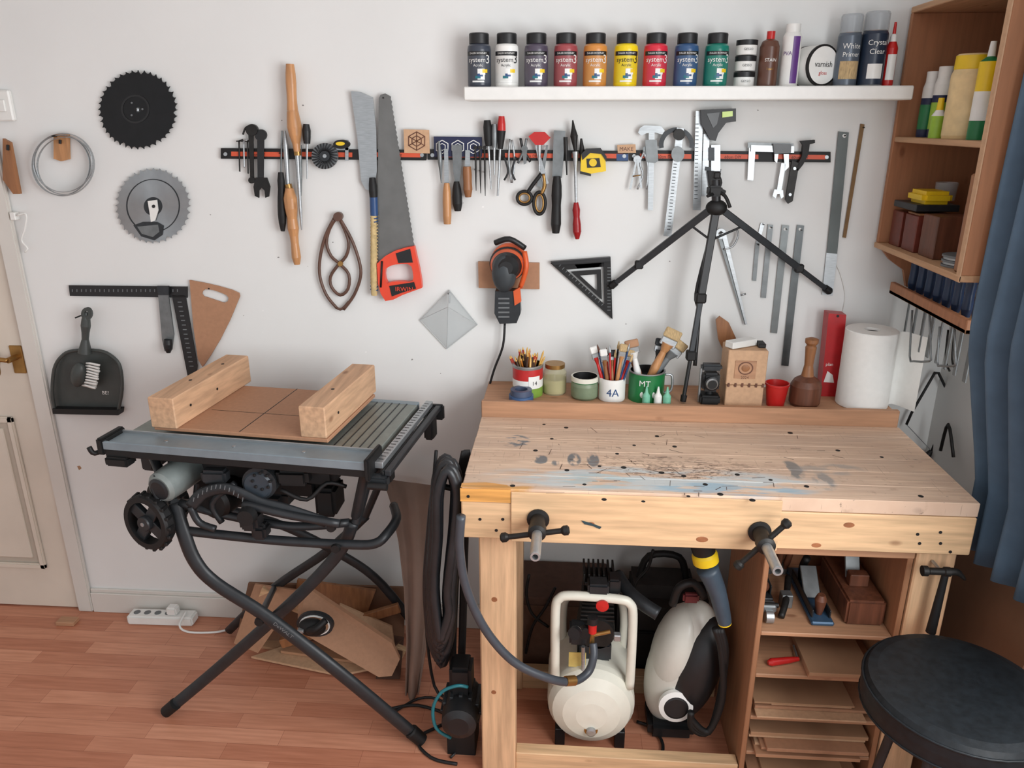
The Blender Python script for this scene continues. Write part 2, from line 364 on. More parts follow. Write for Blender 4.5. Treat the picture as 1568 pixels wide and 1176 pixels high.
nt=SB.node_tree; tg=nt.nodes.new('ShaderNodeTangent'); tg.direction_type='RADIAL'; tg.axis='Y'
nt.links.new(tg.outputs[0],nt.nodes['Principled BSDF'].inputs['Tangent']); nt.nodes['Principled BSDF'].inputs['Anisotropic'].default_value=.8
blade('circular_saw_blade',211,168,61,40,BLK2,ex1); blade('circular_saw_blade',234,315,58,36,SB,ex2)
# ---------------------------------------------------------------- framing square, hand board
b=B('framing_square')
b.wp([(105,437),(287,439),(287,456),(107,453)],BLACK,.006,.004); b.wp([(263,452),(284,452),(302,560),(300,582),(288,580)],BLACK,.006,.004)
for i in range(24): b.wp([(110+i*7,443),(111.4+i*7,443),(111.4+i*7,447),(110+i*7,447)],GREY,.0102,.0006)
for i in range(15): b.wp([(272+i*1.3,462+i*7),(278+i*1.3,462+i*7),(278+i*1.3,463.4+i*7),(272+i*1.3,463.4+i*7)],GREY,.0102,.0006)
b.peg(150,445,.008); b.done()
b=B('sliding_bevel'); b.wp([(241,440),(256,440),(266,512),(263,536),(252,538),(248,520)],DSTEEL,.012,.006); b.wp([(240,438),(258,438),(258,452),(242,452)],DGREY,.018,.006)
b.wh(257,520,258,540,[11,13,12,6],BLACK,.012); b.peg(249,446); b.done()
b=B('hardboard_push_template')
o=[(290,429),(312,433),(334,438),(355,444),(366,449),(367,454),(352,490),(337,520),(322,545),(310,562),(303,550),(296,500)]
i_=[(310,446),(314,443),(326,444),(338,448),(347,452),(350,456),(349,461),(343,464),(334,461),(322,457),(312,454),(309,450)]
b.ring([W(x,y,.01) for x,y in o],[W(x,y,.01) for x,y in i_],(0,.006,0),MDF); b.peg(322,441,.012); b.done()
b=B('dustpan_and_brush')
DP=mat('dustpan_grey',(62,66,64),.45,0,.1)
b.wp([(84,632),(180,634),(187,596),(183,560),(172,545),(152,536),(110,536),(92,546),(82,570),(80,610)],DP,.004,.008)
b.wt([(84,628),(80,600),(83,565),(94,546),(112,537),(152,537),(172,546),(184,562),(187,596),(181,630)],5,DP,.03)
b.wp([(80,626),(182,628),(181,636),(81,634)],DBLACK,.004,.035)
b.wh(130,540,132,478,[20,15,10,11,14,12,6],DP,.02); b.ring([W(x,y,.05) for x,y in circ(132,481,8,16,10)],[W(x,y,.05) for x,y in circ(132,480,3,16,4)],(0,.01,0),DP)
b.ball(W(120,574,.05),.034,DP,(.75,.6,1.35),Matrix.Rotation(.35,3,'Y'))
for i in range(9):
    for j in range(5):
        u=132-i*.8+j*1.2; v=556+i*4.2; o_=.032+.006*j
        b.cyl(W(u,v,o_),W(u+17+random.uniform(-1.5,1.5),v+4+random.uniform(-1,1),o_+.002),.0032,WHITE,r2=.004,seg=6)
b.peg(132,480,.06); b.text('BE?',.018,PAPER,lambda x,y: W(162,604,.0135)+V((x,0,y))); b.done()
# ---------------------------------------------------------------- magnetic tool rack
b=B('magnetic_tool_rack')
for (u0,u1) in ((338,652),(655,962),(964,1272)):
    yy=lambda u: 236+ (u-338)*.005
    b.wp([(u0,yy(u0)-9),(u1,yy(u1)-8),(u1,yy(u1)+8),(u0,yy(u0)+7)],DBLACK,0,.012)
    seg=(u1-u0)/3
    for k in range(3):
        a=u0+16+seg*k; c=a+seg-24
        b.wp([(a,yy(a)-4),(c,yy(c)-3.4),(c,yy(c)+3.6),(a,yy(a)+3)],STRAP,.0122,.0008)
        b.text('60cm DIY',.012,DBLACK,lambda x,y,a=a,c=c: W((a+c)/2,yy(a)+3,.0134)+V((x,0,y)))
    for uu in (u0+7,u1-6): b.wp(circ(uu,yy(uu),3,12),STEEL,.0122,.002)
b.done()
def tool(name,*ops):
    b=B(name)
    for o in ops: getattr(b,o[0])(*o[1:])
    o=ops[0]
    if o[0]=='ws': b.peg(o[1]*.97+o[4]*.03,o[2]*.97+o[5]*.03,.018,.0018)
    elif o[0]=='wh': b.peg(o[1]*.5+o[3]*.5,o[2]*.5+o[4]*.5,.02,.0018)
    elif o[0]=='wt': b.peg(o[1][0][0],o[1][0][1],.018,.0018)
    else:
        p=o[1]; b.peg(sum(q[0] for q in p)/len(p),sum(q[1] for q in p)/len(p),.014,.0018)
    return b.done()
for u,l_,m in ((366,262,IRON),(373,256,STEEL),(379,265,IRON)):
    tool('hex_key',('wt',[(u,216),(u+1,l_-4),(u+1,l_)],2.6,m,.016),('wt',[(u,216),(u+6,214)],2.6,m,.016,False,1))
tool('ratchet_wrench',('ws',384,200,8,386,276,6,IRON),('wp',circ(385,199,9,20,9),IRON,.013,.012),('wp',circ(385,276,5,16),IRON,.014,.008),('wt',[(372,206),(376,196),(384,192)],3,IRON,.02))
tool('open_end_wrench',('ws',399,204,11,399,285,9,BLACK),('wp',[(391,272),(408,272),(413,286),(411,301),(406,303),(405,292),(400,287),(396,292),(396,303),(390,300),(388,286)],DBLACK,.013,.008),('wp',circ(399,207,9,18),BLACK,.013,.008))
tool('screwdriver',('wh',432,200,430,268,[3,3,3,3],DSTEEL,.014),('wh',430,264,433,354,[8,11,10,12,13,13,11,6],DBLACK,.014))
tool('wood_turning_gouge',('wh',444,98,448,170,[12,15,16,15,15,17],OAKH,.016),('wh',448,170,455,232,[17,20,22,18,12,10],OAKH,.016),('wh',455,228,456,238,[11,11],GOLD,.02),('wh',455,236,462,352,[7,6,5,5,2],STEEL,.018))
tool('wood_turning_chisel',('wh',436,200,441,285,[3,8,8,7,6],STEEL,.012),('wh',441,282,443,290,[11,11],GOLD,.012),('wh',443,288,449,350,[12,20,19,15,17],OAKH,.012),('wh',449,350,455,405,[17,13,12,13,14,9],OAKH,.012))
tool('awl',('wh',469,190,470,220,[9,13,12,10],BLACK,.014),('wh',470,220,470,274,[4,3,2],STEEL,.02))
tool('nail_punch',('wh',459,222,461,300,[6,6,5,2],DSTEEL,.014))
b=B('wire_wheel')
b.wp(circ(497,239,20,48),GREY,.014,.010)
for i in range(24):
    a=2*pi*i/24; b.wt([(497+8*cos(a),239+8*sin(a)),(497+20*cos(a+.2),239+20*sin(a+.2))],2,DGREY,.027,False,1,4)
b.wp(circ(497,239,8,20),DGREY,.024,.004); b.wp(circ(497,239,3,12),STEEL,.028,.002); b.done()
tool('pocket_tape',('wp',circ(522,221,12,30,7),DBLACK,.013,.02),('wp',circ(521,220,7,24,3),YELL,.033,.001))
tool('square_gauge',('ws',512,228,4,534,228,4,STEEL),('ws',531,214,5,531,246,5,STEEL))
tool('machete',('wp',[(537,139),(553,141),(571,149),(576,200),(577,262),(575,275),(568,293),(560,290),(553,278),(547,210)],STEEL,.014,.003),
 ('wh',570,272,572,302,[9,12,13,12],DBLACK,.012),('wh',572,300,573,330,[12,12,12],BLUE,.012))
b=B('rope_wrapped_handle')
ROPE=mat('rope',(202,178,128),.8,0,.2,60)
b.wh(572,326,573,452,[9,9,10,11,9],ROPE,.014)
for i in range(24): b.wt([(567.5,328+i*5,.024),(573,330+i*5,.032),(578.5,329+i*5,.024)],2.0,ROPE if 2<i<22 else BLUE,sub=2,seg=6)
b.peg(573,380,.02); b.done()
b=B('hand_saw')
teeth=[]
for i in range(60):
    t=i/60; u=634+(597-634)*t; v=378+(144-378)*t; teeth.append((u+(1.2 if i%2 else 0),v))
b.wp([(577,404),(580,150),(583,145),(590,143)]+teeth[::-1],mat('saw_plate',(118,118,116),.4,.6,.12,15),.016,.002)
o=[(577,404),(590,392),(605,384),(622,379),(634,377),(638,395),(642,412),(645,430),(646,441),(632,446),(616,452),(602,459),(590,461),(583,450),(579,435),(578,420)]
i_=[(590,412),(598,407),(606,405),(614,404),(624,404),(630,408),(632,416),(633,424),(632,430),(626,432),(617,431),(608,431),(599,432),(593,434),(590,428),(589,420)]
b.ring([W(x,y,.034) for x,y in o],[W(x,y,.034) for x,y in i_],(0,.022,0),ORED)
b.wp([(606,388),(628,381),(632,402),(610,403)],BLACK,.034,.002); b.wp([(596,438),(634,432),(637,442),(616,448),(600,454)],BLACK,.034,.002)
b.text('IRWIN',.02,ORED,lambda x,y: W(619,446,.038)+V((x,0,y))); b.wt([(585,400),(583,440)],3,DBLACK,.036,False,1)
b.peg(589,150); b.done()
b=B('wooden_logo_plaque'); b.wp([(618,198),(657,199),(658,235),(619,234)],MDFL,.012,.004)
hx=lambda u,v,r:[(u+r*cos(pi/6+pi/3*k),v+r*sin(pi/6+pi/3*k)) for k in range(6)]
for r in (15,9):
    b.ring([W(x,y,.0172) for x,y in hx(638,216,r)],[W(x,y,.0172) for x,y in hx(638,216,r-1.6)],(0,.001,0),DWOOD)
for k in range(6): b.wt([(638,216),(638+14*cos(pi/6+pi/3*k),216+14*sin(pi/6+pi/3*k))],1.2,DWOOD,.017,False,1,4)
b.done()
b=B('navy_logo_plaque'); b.wp([(664,209),(738,210),(738,240),(665,240)],NAVY,.012,.003)
for u in (677,701,725):
    b.ring([W(x,y,.0158) for x,y in hx(u,225,11)],[W(x,y,.0158) for x,y in hx(u,225,9.6)],(0,.001,0),WHITE)
    b.ring([W(x,y,.0158) for x,y in hx(u,225,6)],[W(x,y,.0158) for x,y in hx(u,225,4.8)],(0,.001,0),WHITE)
b.done()
tool('chisel',('ws',683,228,6,684,282,7,STEEL,.02),('wh',684,280,685,343,[8,12,13,13,13,11],OAKH,.014))
tool('craft_knife',('wh',672,216,676,280,[3,7,7,4,2],DSTEEL,.02))
tool('putty_knife',('wp',[(692,222),(708,222),(706,262),(703,282),(697,282),(694,262)],DSTEEL,.02,.002),('wh',699,278,701,323,[8,13,15,15,10],DBLACK,.012))
tool('marking_knife',('ws',716,230,7,716,262,8,STEEL,.02),('wh',715,255,717,302,[12,14,13,14,9],BWOOD,.014))
for i,u in enumerate((728,735,742)):
    tool('needle_file',('wh',u,226,u+1,292+i*4,[2,3,3,2,1],IRON,.018),('wp',circ(u,226,3,10),IRON,.016,.006))
tool('screwdriver',('wh',746,184,748,224,[10,13,13,12,9],DBLACK,.016),('wh',748,222,752,290,[4,3,3,2],STEEL,.02))
tool('screwdriver',('wh',768,178,768,200,[9,12,13],RED,.016),('wh',768,200,766,228,[13,11,8],DBLACK,.016),('wh',766,226,762,300,[4,4,4,3],STEEL,.02))
tool('screwdriver',('wh',757,190,757,226,[8,10,10,8],DSTEEL,.016),('wh',757,226,757,268,[4,3,2],STEEL,.02))
tool('tweezers',('wt',[(781,214),(779,245),(783,280)],3,STEEL,.018),('wt',[(784,214),(788,245),(784,280)],3,STEEL,.018))
tool('small_pliers',('wt',[(797,212),(801,228),(812,248)],4,BLACK,.02),('wt',[(806,212),(803,228),(793,250)],4,DSTEEL,.02),('wp',circ(803,228,5,14),DSTEEL,.016,.01),('wp',[(799,228),(807,228),(806,250),(802,252)],DSTEEL,.018,.006))
tool('side_cutters',('wt',[(772,240),(778,262),(772,276)],3,BLACK,.026),('wt',[(790,240),(784,262),(789,276)],3,BLACK,.026))
tool('t_handle_driver',('wp',[(809,209),(818,202),(834,202),(843,211),(838,216),(832,222),(820,222),(814,215)],RED,.018,.014),('wh',826,214,826,262,[7,6,3,3],STEEL,.018))
tool('scissors',('ws',838,222,3,826,286,9,DSTEEL,.02,.002),('ws',821,222,3,836,282,9,STEEL,.023,.002),('wp',circ(831,262,4,14),STEEL,.024,.003),
 ('wt',circ(803,303,11,12,10),5,DBLACK,.022,True,3),('wt',circ(826,311,9,12,17),5,DBLACK,.022,True,3),('wt',circ(826,311,6,12,13),3,GOLD,.024,True,3),('wt',circ(803,303,8,12,7),3,GOLD,.024,True,3),('wt',[(829,266),(815,284),(808,295)],6,DBLACK,.022),('wt',[(832,266),(834,284),(829,297)],6,GOLD,.022))
tool('rasp_file',('ws',857,200,18,853,272,15,DSTEEL,.018,.004),('wh',853,270,851,357,[11,15,16,14,15,16,11],DBLACK,.014))
tool('triangular_scraper',('wh',877,184,881,232,[2,6,12,8,4],IRON,.018),('wh',881,232,882,310,[10,5,5,4],STEEL,.02),('wh',882,310,884,366,[7,12,10,13,13,6],mat('dark_red',(150,16,22),.35),.014))
tool('hex_driver',('wh',866,210,868,268,[6,6,3,2],IRON,.018),('wh',890,212,893,262,[3,8,8,3],IRON,.016))
b=B('tape_measure'); b.wp([(890,236),(900,229),(918,229),(927,240),(928,262),(905,266),(889,262)],YELL,.014,.03); b.wp([(890,236),(898,228),(920,227),(929,240),(929,248),(921,236),(904,234),(892,245)],BLACK,.014,.034)
b.wp([(889,262),(905,266),(905,270),(888,266)],BLACK,.014,.03); b.wp([(898,243),(918,242),(920,256),(899,257)],BLACK,.0442,.001); b.wp(circ(908,249,6,16),YELL,.0453,.001); b.done()
b=B('maker_label_plaque'); b.wp([(945,222),(973,221),(974,234),(946,234)],MDFL,.012,.002); b.text('MAKE',.016,DWOOD,lambda x,y: W(959,231,.0146)+V((x,0,y))); b.wp([(944,236),(962,236),(962,246),(944,246)],BLUE,.013,.001); b.done()
tool('spring_dividers',('ws',975,244,3,965,290,3,STEEL,.02),('ws',976,244,3,982,288,3,STEEL,.022),('wp',circ(976,244,6,16),STEEL,.016,.008),('wt',[(969,270),(981,268)],2,GOLD,.024,False,1))
tool('vernier_caliper',('ws',998,196,9,996,322,8,STEEL,.018,.003),('wp',[(980,196),(986,192),(1012,193),(1018,200),(1014,206),(1004,203),(990,204),(982,208),(977,203)],STEEL,.018,.005),('wp',[(988,214),(1006,214),(1008,246),(1003,250),(990,248)],DSTEEL,.021,.004),('wp',[(984,226),(992,222),(992,236),(986,240)],DSTEEL,.018,.004))
tool('inside_caliper',('wt',[(986,232),(980,250),(984,268),(976,290)],3,STEEL,.02),('wt',[(986,232),(992,255),(990,290)],3,STEEL,.02))
b=B('protractor_rule')
h=[(1036+ r*cos(a),222+r*sin(a)) for r,a in [(27,pi-.2+ (pi+.4)*i/24) for i in range(25)]]
hi=[(1036+ 20*cos(a),222+20*sin(a)) for a in [pi-.2+(pi+.4)*i/24 for i in range(25)]]
b.prism([W(x,y,.022) for x,y in h+hi[::-1]],(0,.003,0),DGREY)
b.ws(1042,196,11,1022,362,12,STEEL,.024,.002); b.wp(circ(1040,206,9,20),IRON,.022,.009); b.wp(circ(1038,236,10,20,12),DSTEEL,.026,.006)
for i in range(22): b.ws(1032-i*.5,246+i*5,1,1037-i*.5,246.3+i*5,1,DBLACK,.0262,.0004)
b.peg(1040,210,.024); b.done()
b=B('combination_square')
b.ws(1071,170,11,1067,322,12,STEEL,.018,.003); b.wp([(1073,168),(1127,166),(1127,186),(1112,188),(1100,204),(1096,216),(1088,214),(1074,190)],BLACK,.014,.02)
b.wp([(1082,174),(1102,172),(1098,190),(1092,196)],GREY,.0342,.002); b.wp([(1106,171),(1122,170),(1122,178),(1106,180)],mat('level_vial',(190,220,90),.2),.0342,.004)
for i in range(20): b.ws(1065-i*.1,190+i*6,1,1070-i*.1,190+i*6,1,DBLACK,.0212,.0004)
b.peg(1070,180); b.done()
tool('steel_rule',('ws',1082,205,9,1079,300,10,STEEL,.016,.002))
tool('engineers_square',('ws',1096,222,14,1096,262,14,STEEL,.014,.008),('ws',1080,258,6,1104,262,6,DGREY,.018,.003),('ws',1090,226,8,1090,246,8,DGREY,.023,.002))
tool('spring_clamp',('wp',[(1084,262),(1094,262),(1100,286),(1112,292),(1110,300),(1096,298),(1088,290)],DBLACK,.018,.014),('wt',[(1098,264),(1104,280),(1096,296)],4,DBLACK,.03))
tool('engineers_square',('ws',1145,222,8,1215,224,9,DSTEEL,.018,.004),('ws',1152,226,10,1149,276,9,STEEL,.016,.003))
tool('digital_caliper',('ws',1150,227,10,1216,229,10,STEEL,.022,.003),('wp',[(1184,220),(1212,221),(1211,234),(1186,236)],GREY,.025,.008),('wp',[(1186,236),(1192,236),(1190,250),(1186,246)],STEEL,.022,.003),('wp',[(1200,236),(1208,236),(1208,256),(1202,262)],STEEL,.022,.003))
tool('combination_wrench',('ws',1200,250,7,1193,292,7,STEEL,.02,.005),('wp',[(1186,290),(1199,291),(1200,302),(1196,304),(1194,297),(1190,297),(1188,304),(1183,300)],STEEL,.018,.008))
tool('folding_knife',('wp',[(1213,246),(1224,250),(1214,308),(1207,312),(1203,306)],IRON,.018,.012),('wp',circ(1217,258,2.4,10),STEEL,.0302,.001),('wp',circ(1210,298,2.4,10),STEEL,.0302,.001))
tool('trigger_clamp',('wp',[(1226,216),(1248,214),(1248,219),(1240,221),(1238,236),(1230,252),(1222,262),(1218,258),(1228,240),(1230,222)],DBLACK,.014,.016))
tool('long_straightedge',('ws',1292,202,16,1274,388,16,mat('aged_steel',(92,97,96),.45,.6,.1,10),.006,.003),('ws',1274,388,17,1267,452,16,STEEL,.005,.003),('wp',circ(1293,208,3,12),WALL,.0092,.0005))
tool('brass_rule',('ws',1321,190,6,1293,364,5,mat('old_brass',(120,92,60),.5,.5,.15),.005,.003))
tool('steel_rule',('ws',1160,372,6,1155,430,6,DSTEEL,.005,.002))
tool('steel_rule',('ws',1180,344,8,1169,456,8,DSTEEL,.005,.002),('wp',circ(1179,349,2,10),WALL,.0072,.0005))
tool('steel_rule',('ws',1203,345,11,1185,510,10,mat('rule2',(112,116,116),.4,.6,.12),.005,.002),('wp',circ(1202,351,2.2,10),WALL,.0072,.0005))
tool('steel_rule',('ws',1226,345,11,1202,560,11,mat('rule3',(94,98,99),.4,.6,.12),.005,.002),('wp',circ(1225,351,2.2,10),WALL,.0072,.0005))
tool('steel_rule',('ws',1168,342,6,1160,372,5,STEEL,.005,.002))
b=B('wing_divider'); b.ws(1102,358,8,1142,497,3,DSTEEL,.012,.004); b.ws(1108,357,7,1143,497,3,STEEL,.018,.003); b.ring([W(x,y,.02) for x,y in circ(1104,358,8,20)],[W(x,y,.02) for x,y in circ(1104,358,4,20)],(0,.006,0),STEEL)
b.wt([(1108,382),(1122,377),(1130,362),(1128,350)],3,STEEL,.02); b.wt([(1134,452),(1142,450)],3,STEEL,.02,False,1); b.peg(1104,355); b.done()
b=B('hanging_string'); b.wt([(1276,396),(1287,420),(1294,450),(1292,470),(1289,482)],1.2,WHITE,.004,seg=5); b.done()
b=B('wooden_callipers')
b.wt([(517,330),(505,350),(500,372),(507,392),(520,404),(534,420),(533,442),(521,452),(508,440),(506,424),(516,408),(530,392),(534,372),(527,350),(517,330)],5,CAL,.012,False,3)
b.wt([(512,334),(498,362),(490,396),(490,424),(500,452),(516,472)],5,CAL,.014); b.wt([(520,334),(538,366),(550,400),(552,424),(542,452),(526,474)],5,CAL,.014)
b.wp(circ(517,332,7,18),CAL,.008,.016); b.wp(circ(521,404,4,14),GOLD,.016,.006); b.wt([(507,462),(521,474),(534,462)],4,CAL,.014); b.peg(517,332,.02); b.done()
b=B('speed_square')
o=[(843,403),(935,396),(938,489)]
def tri(o,k):
    c=(sum(p[0] for p in o)/3,sum(p[1] for p in o)/3); return [(c[0]+(p[0]-c[0])*k,c[1]+(p[1]-c[1])*k) for p in o]
def dens(o,n=8): return [(o[i][0]+(o[(i+1)%3][0]-o[i][0])*k/n,o[i][1]+(o[(i+1)%3][1]-o[i][1])*k/n) for i in range(3) for k in range(n)]
b.ring([W(x,y,.012) for x,y in dens(o)],[W(x,y,.012) for x,y in dens(tri(o,.62))],(0,.005,0),DBLACK)
b.ring([W(x,y,.012) for x,y in dens(tri(o,.5))],[W(x,y,.012) for x,y in dens(tri(o,.28))],(0,.005,0),DBLACK)
b.wp([(880,405),(925,402),(925,408),(884,411)],DBLACK,.007,.005); b.wp([(843,401),(935,394),(935,400),(848,406)],BLACK,.006,.018)
for i in range(14): b.ws(930,410+i*5,1,935,410+i*5,1,GREY,.0122,.0004)
for i in range(14): b.ws(856+i*5,408+i*4.6,1,859+i*5,405+i*4.6,1,GREY,.0122,.0004)
b.peg(926,406,.01); b.done()
b=B('random_orbit_sander')
b.wp([(732,401),(826,403),(826,443),(733,441)],MDF,.0,.014)
b.lathe([(.052,0,BLACK),(.055,.012,BLACK),(.05,.02,ORANGE),(.05,.035,ORANGE),(.044,.05,BLACK),(.036,.07,BLACK),(.02,.085,BLACK)],W(778,403,.016),(0,-1,0),BLACK,32,squash=(1.05,.98))
b.lathe([(.058,0),(.056,.01)],W(780,400,.014),(0,-1,0),ORANGE,32)
b.ball(W(772,418,.075),.045,mat('sander_grip',(52,58,62),.5),(.85,.65,1.35))
b.tube([W(803,385,.05),W(806,410,.06),W(797,440,.05)],.008,ORANGE)
b.tube([W(758,372,.05),W(780,366,.06),W(804,380,.05)],.009,BLACK)
b.wp([(758,446),(795,446),(797,480),(791,495),(765,496),(757,480)],DGREY,.014,.05)
for i in range(5): b.wp([(763,456+i*7),(780,456+i*7),(780,458.5+i*7),(763,458.5+i*7)],GREY,.0645,.001)
b.wp([(786,446),(796,440),(798,462),(788,468)],ORANGE,.05,.02)
b.wt([(773,495,.03),(770,530,.03),(757,565,.03),(748,598,.03),(742,640,.03)],3.6,BLACK); b.done()
b=B('clear_plastic_pyramid')
sq=[W(688,444,.006),W(731,497,.006),W(684,534,.006),W(643,490,.006)]; ctr=W(686,470,.09)
b.add(sq+[ctr],[(0,1,4),(1,2,4),(2,3,4),(3,0,4)],CLEAR); b.add([q+V((0,.003,0)) for q in sq],[(0,1,2,3)],CLEAR)
for q in sq: b.cyl(q,ctr,.0011,CLEDGE,seg=6)
for i in range(4): b.cyl(sq[i],sq[(i+1)%4],.0016,CLEDGE,seg=6)
b.cyl(W(688,452,.02),W(688,464,.03),.003,STEEL,seg=8); b.peg(688,448); b.done()
# ---------------------------------------------------------------- white shelf with paints
ysf=2.285; zs=PY(1000,132,ysf).z; xs0=PY(710,140,ysf).x; xs1=.925
b=B('floating_shelf'); b.bx(xs0,xs1,ysf,D-.001,zs-.036,zs,WHITE,bev=.003); b.done()
def label(b,c,r,z0,z1,m,a0=-1.1,a1=1.1,n=14):
    vs=[]
    for i in range(n+1):
        a=a0+(a1-a0)*i/n
        for z in (z0,z1): vs.append(c+V((r*sin(a),-r*cos(a),z)))
    b.add(vs,[(2*i,2*i+2,2*i+3,2*i+1) for i in range(n)],m,True)
def wrap(c,r,z,rot=0): return lambda x,y: c+V((r*sin(x/r+rot),-r*cos(x/r+rot),z+y))
cols=[(58,64,76),(238,238,234),(80,72,88),(158,72,76),(210,140,66),(240,210,24),(212,44,64),(50,84,126),(20,120,104)]
yb=2.35
for i,(u,cc) in enumerate(zip((734,776,821,866,911,958,1003,1050,1096),cols)):
    b=B('acrylic_paint_bottle'); m=mat('paint_%d'%i,cc,.3,0,.04); lm=mat('paint_label_%d'%i,tuple(int(x*.85+18) for x in cc),.4,0,.03)
    c=V((PY(u,100,yb).x,yb,zs)); k=sc(u,100,yb); h=PY(u,51,yb).z-zs; r=18*k
    b.lathe([(r*.94,0,m),(r,.006,m),(r,h*.70,m),(r*.96,h*.76,m),(r*.8,h*.8,BLACK),(r*.84,h*.81,BLACK),(r*.84,h*.98,BLACK),(r*.78,h,BLACK)],c,(0,0,1),m,28)
    label(b,c,r+.0006,h*.08,h*.58,lm); label(b,c,r+.001,h*.58,h*.66,BLACK)
    b.text('DALER ROWNEY',.0068,WHITE,wrap(c,r+.0016,h*.605)); tm=BLACK if i in(1,5) else WHITE
    b.text('system',.019,tm,wrap(c,r+.0014,h*.46,-.12)); b.text('3',.032,tm,wrap(c,r+.0014,h*.44,.86)); b.text('Acrylic',.010,tm,wrap(c,r+.0014,h*.38))
    for j,mm in enumerate((TEALC,BLUE,WHITE,YELL)): label(b,c,r+.0012+.0001*j,h*(.16+.035*j),h*(.21+.04*j),mm,-.25+.2*j,.2+.2*j,4)
    label(b,c,r+.0011,h*.14,h*.34,WHITE,-.05,.55,6)
    label(b,c,r+.0012,h*.09,h*.12,WHITE,-.5,.5,6); b.done()
def bot(name,u,v0,w,y,z,prof,extra=None):
    b=B(name); c=V((PY(u,100,y).x,y,z)); k=sc(u,100,y); h=PY(u,v0,y).z-z; r=w/2*k
    b.lathe([(p[0]*r,p[1]*h)+tuple(p[2:]) for p in prof],c,(0,0,1),prof[0][2],26)
    if extra: extra(b,c,r,h)
    b.done()
b=B('paint_pot_stack'); c=V((PY(1141,100,yb).x,yb,zs)); k=sc(1141,100,yb); h=PY(1141,60,yb).z-zs; r=16*k
for j in range(3):
    z=j*h/3; b.lathe([(r*.92,z,WHITE),(r*.95,z+h*.02,WHITE),(r*.95,z+h*.2,BLACK),(r,z+h*.21,BLACK),(r,z+h*.31,BLACK)],c,(0,0,1),BLACK,26); b.text('GESSO',.009,DBLACK,wrap(c,r*.965,z+h*.09))
b.done()
BRN=mat('brown_bottle',(96,62,48),.35)
def e1(b,c,r,h): b.text('STAIN',.012,WHITE,wrap(c,r+.001,h*.45)); b.text('liquid',.009,GOLD,wrap(c,r+.001,h*.3))
bot('wood_stain_bottle',1176,48,29,yb,zs,[(.95,0,BRN),(1,.03,BRN),(1,.72,BRN),(.8,.82,BRN),(.42,.86,RED),(.42,1,RED)],e1)
PUR=mat('purple_label',(98,58,130),.4)
def e2(b,c,r,h): label(b,c,r+.0007,h*.05,h*.8,PUR,-.1,.7,8); b.text('PVA',.014,PUR,wrap(c,r+.001,h*.5,-.6))
bot('glue_bottle',1209,37,28,yb,zs,[(.95,0,WHITE),(1,.03,WHITE),(1,.8,WHITE),(.8,.86,WHITE),(.75,.87,WHITE),(.75,1,WHITE)],e2)
b=B('varnish_jar'); c=V((PY(1252,97,yb).x,yb,zs)); jr=.054
ax=V((.45,-1,0)).normalized(); o=c+V((-.004,.03,jr+.0005))
b.lathe([(jr,-.03,IRON),(jr,-.026,IRON),(jr*.98,-.025,PAPER),(jr*.98,.034,IRON),(jr,.035,IRON),(jr,.042,IRON),(jr*.9,.043,PAPER)],o,ax,PAPER,34)
s_=V((-ax.y,ax.x,0)); b.text('varnish',.021,DBLACK,lambda x,y:o+ax*.0440+s_*x+V((0,0,y-.004))); b.text('gloss',.014,RED,lambda x,y:o+ax*.0440+s_*x+V((0,0,y-.024))); b.done()
def e3(b,c,r,h): b.text('White',.020,WHITE,wrap(c,r+.001,h*.52)); b.text('Primer',.017,WHITE,wrap(c,r+.001,h*.41)); label(b,c,r+.0006,h*.1,h*.35,BRISTLE,-.9,.9)
TRC=mat('translucent_cap',(176,184,190),.2,0,.03,10,alpha=.45)
bot('spray_paint_can',1296,22,34,yb,zs,[(.9,0,STEEL),(1,.02,SPRC),(1,.7,SPRC),(.9,.74,STEEL),(.93,.75,TRC),(.93,.97,TRC),(.85,1,TRC)],e3)
def e4(b,c,r,h): b.text('Crystal',.019,WHITE,wrap(c,r+.001,h*.55)); b.text('Clear',.019,WHITE,wrap(c,r+.001,h*.43)); label(b,c,r+.0006,h*.1,h*.3,WHITE,-.6,.6)
NV2=mat('can_navy',(36,48,66),.35)
bot('spray_paint_can',1334,18,38,yb,zs,[(.9,0,STEEL),(1,.02,NV2),(1,.7,NV2),(.9,.74,STEEL),(.93,.75,TRC),(.93,.97,TRC),(.85,1,TRC)],e4)
def e5(b,c,r,h): label(b,c,r+.0006,h*.1,h*.5,WHITE,-.8,.8)
bot('lubricant_bottle',1362,34,17,yb,zs,[(.95,0,RED),(1,.05,RED),(1,.6,RED),(.6,.7,WHITE),(.5,.8,WHITE),(.3,.82,RED),(.2,1,RED)],e5)
# ---------------------------------------------------------------- workbench
x0,x1,y0,y1,zt=-.246,.992,1.70,2.18,.94
b=B('workbench')
npl=6; wy=(y1-y0)/npl
for i in range(npl): b.bx(x0+random.uniform(0,.002),x1,y0+i*wy+.0006,y0+(i+1)*wy-.0006,zt-.036,zt,BTOP,bev=.0015)
xj0=PY(782,780,y0).x; xj1=PY(1195,790,y0).x
VARN=wood('varnished_pine',(212,154,84),'x',.3,.35)
b.bx(x0-.001,xj0,y0-.004,y0-.0005,zt-.036,zt-.001,VARN,bev=0)
b.prism([V((x0,y0,zt+.0002)),V((xj0,y0,zt+.0002)),V((xj0-.01,y0+.02,zt+.0002)),V((x0+.06,y0+.032,zt+.0002)),V((x0,y0+.024,zt+.0002))],(0,0,.0004),VARN)
b.bx(x0,x1,y0-.001,y0+.035,.80,zt-.038,PINE_X,bev=.003)
b.bx(xj0+.001,xj1,y0-.006,y0-.0012,.797,zt-.006,PINE_X,bev=.002)
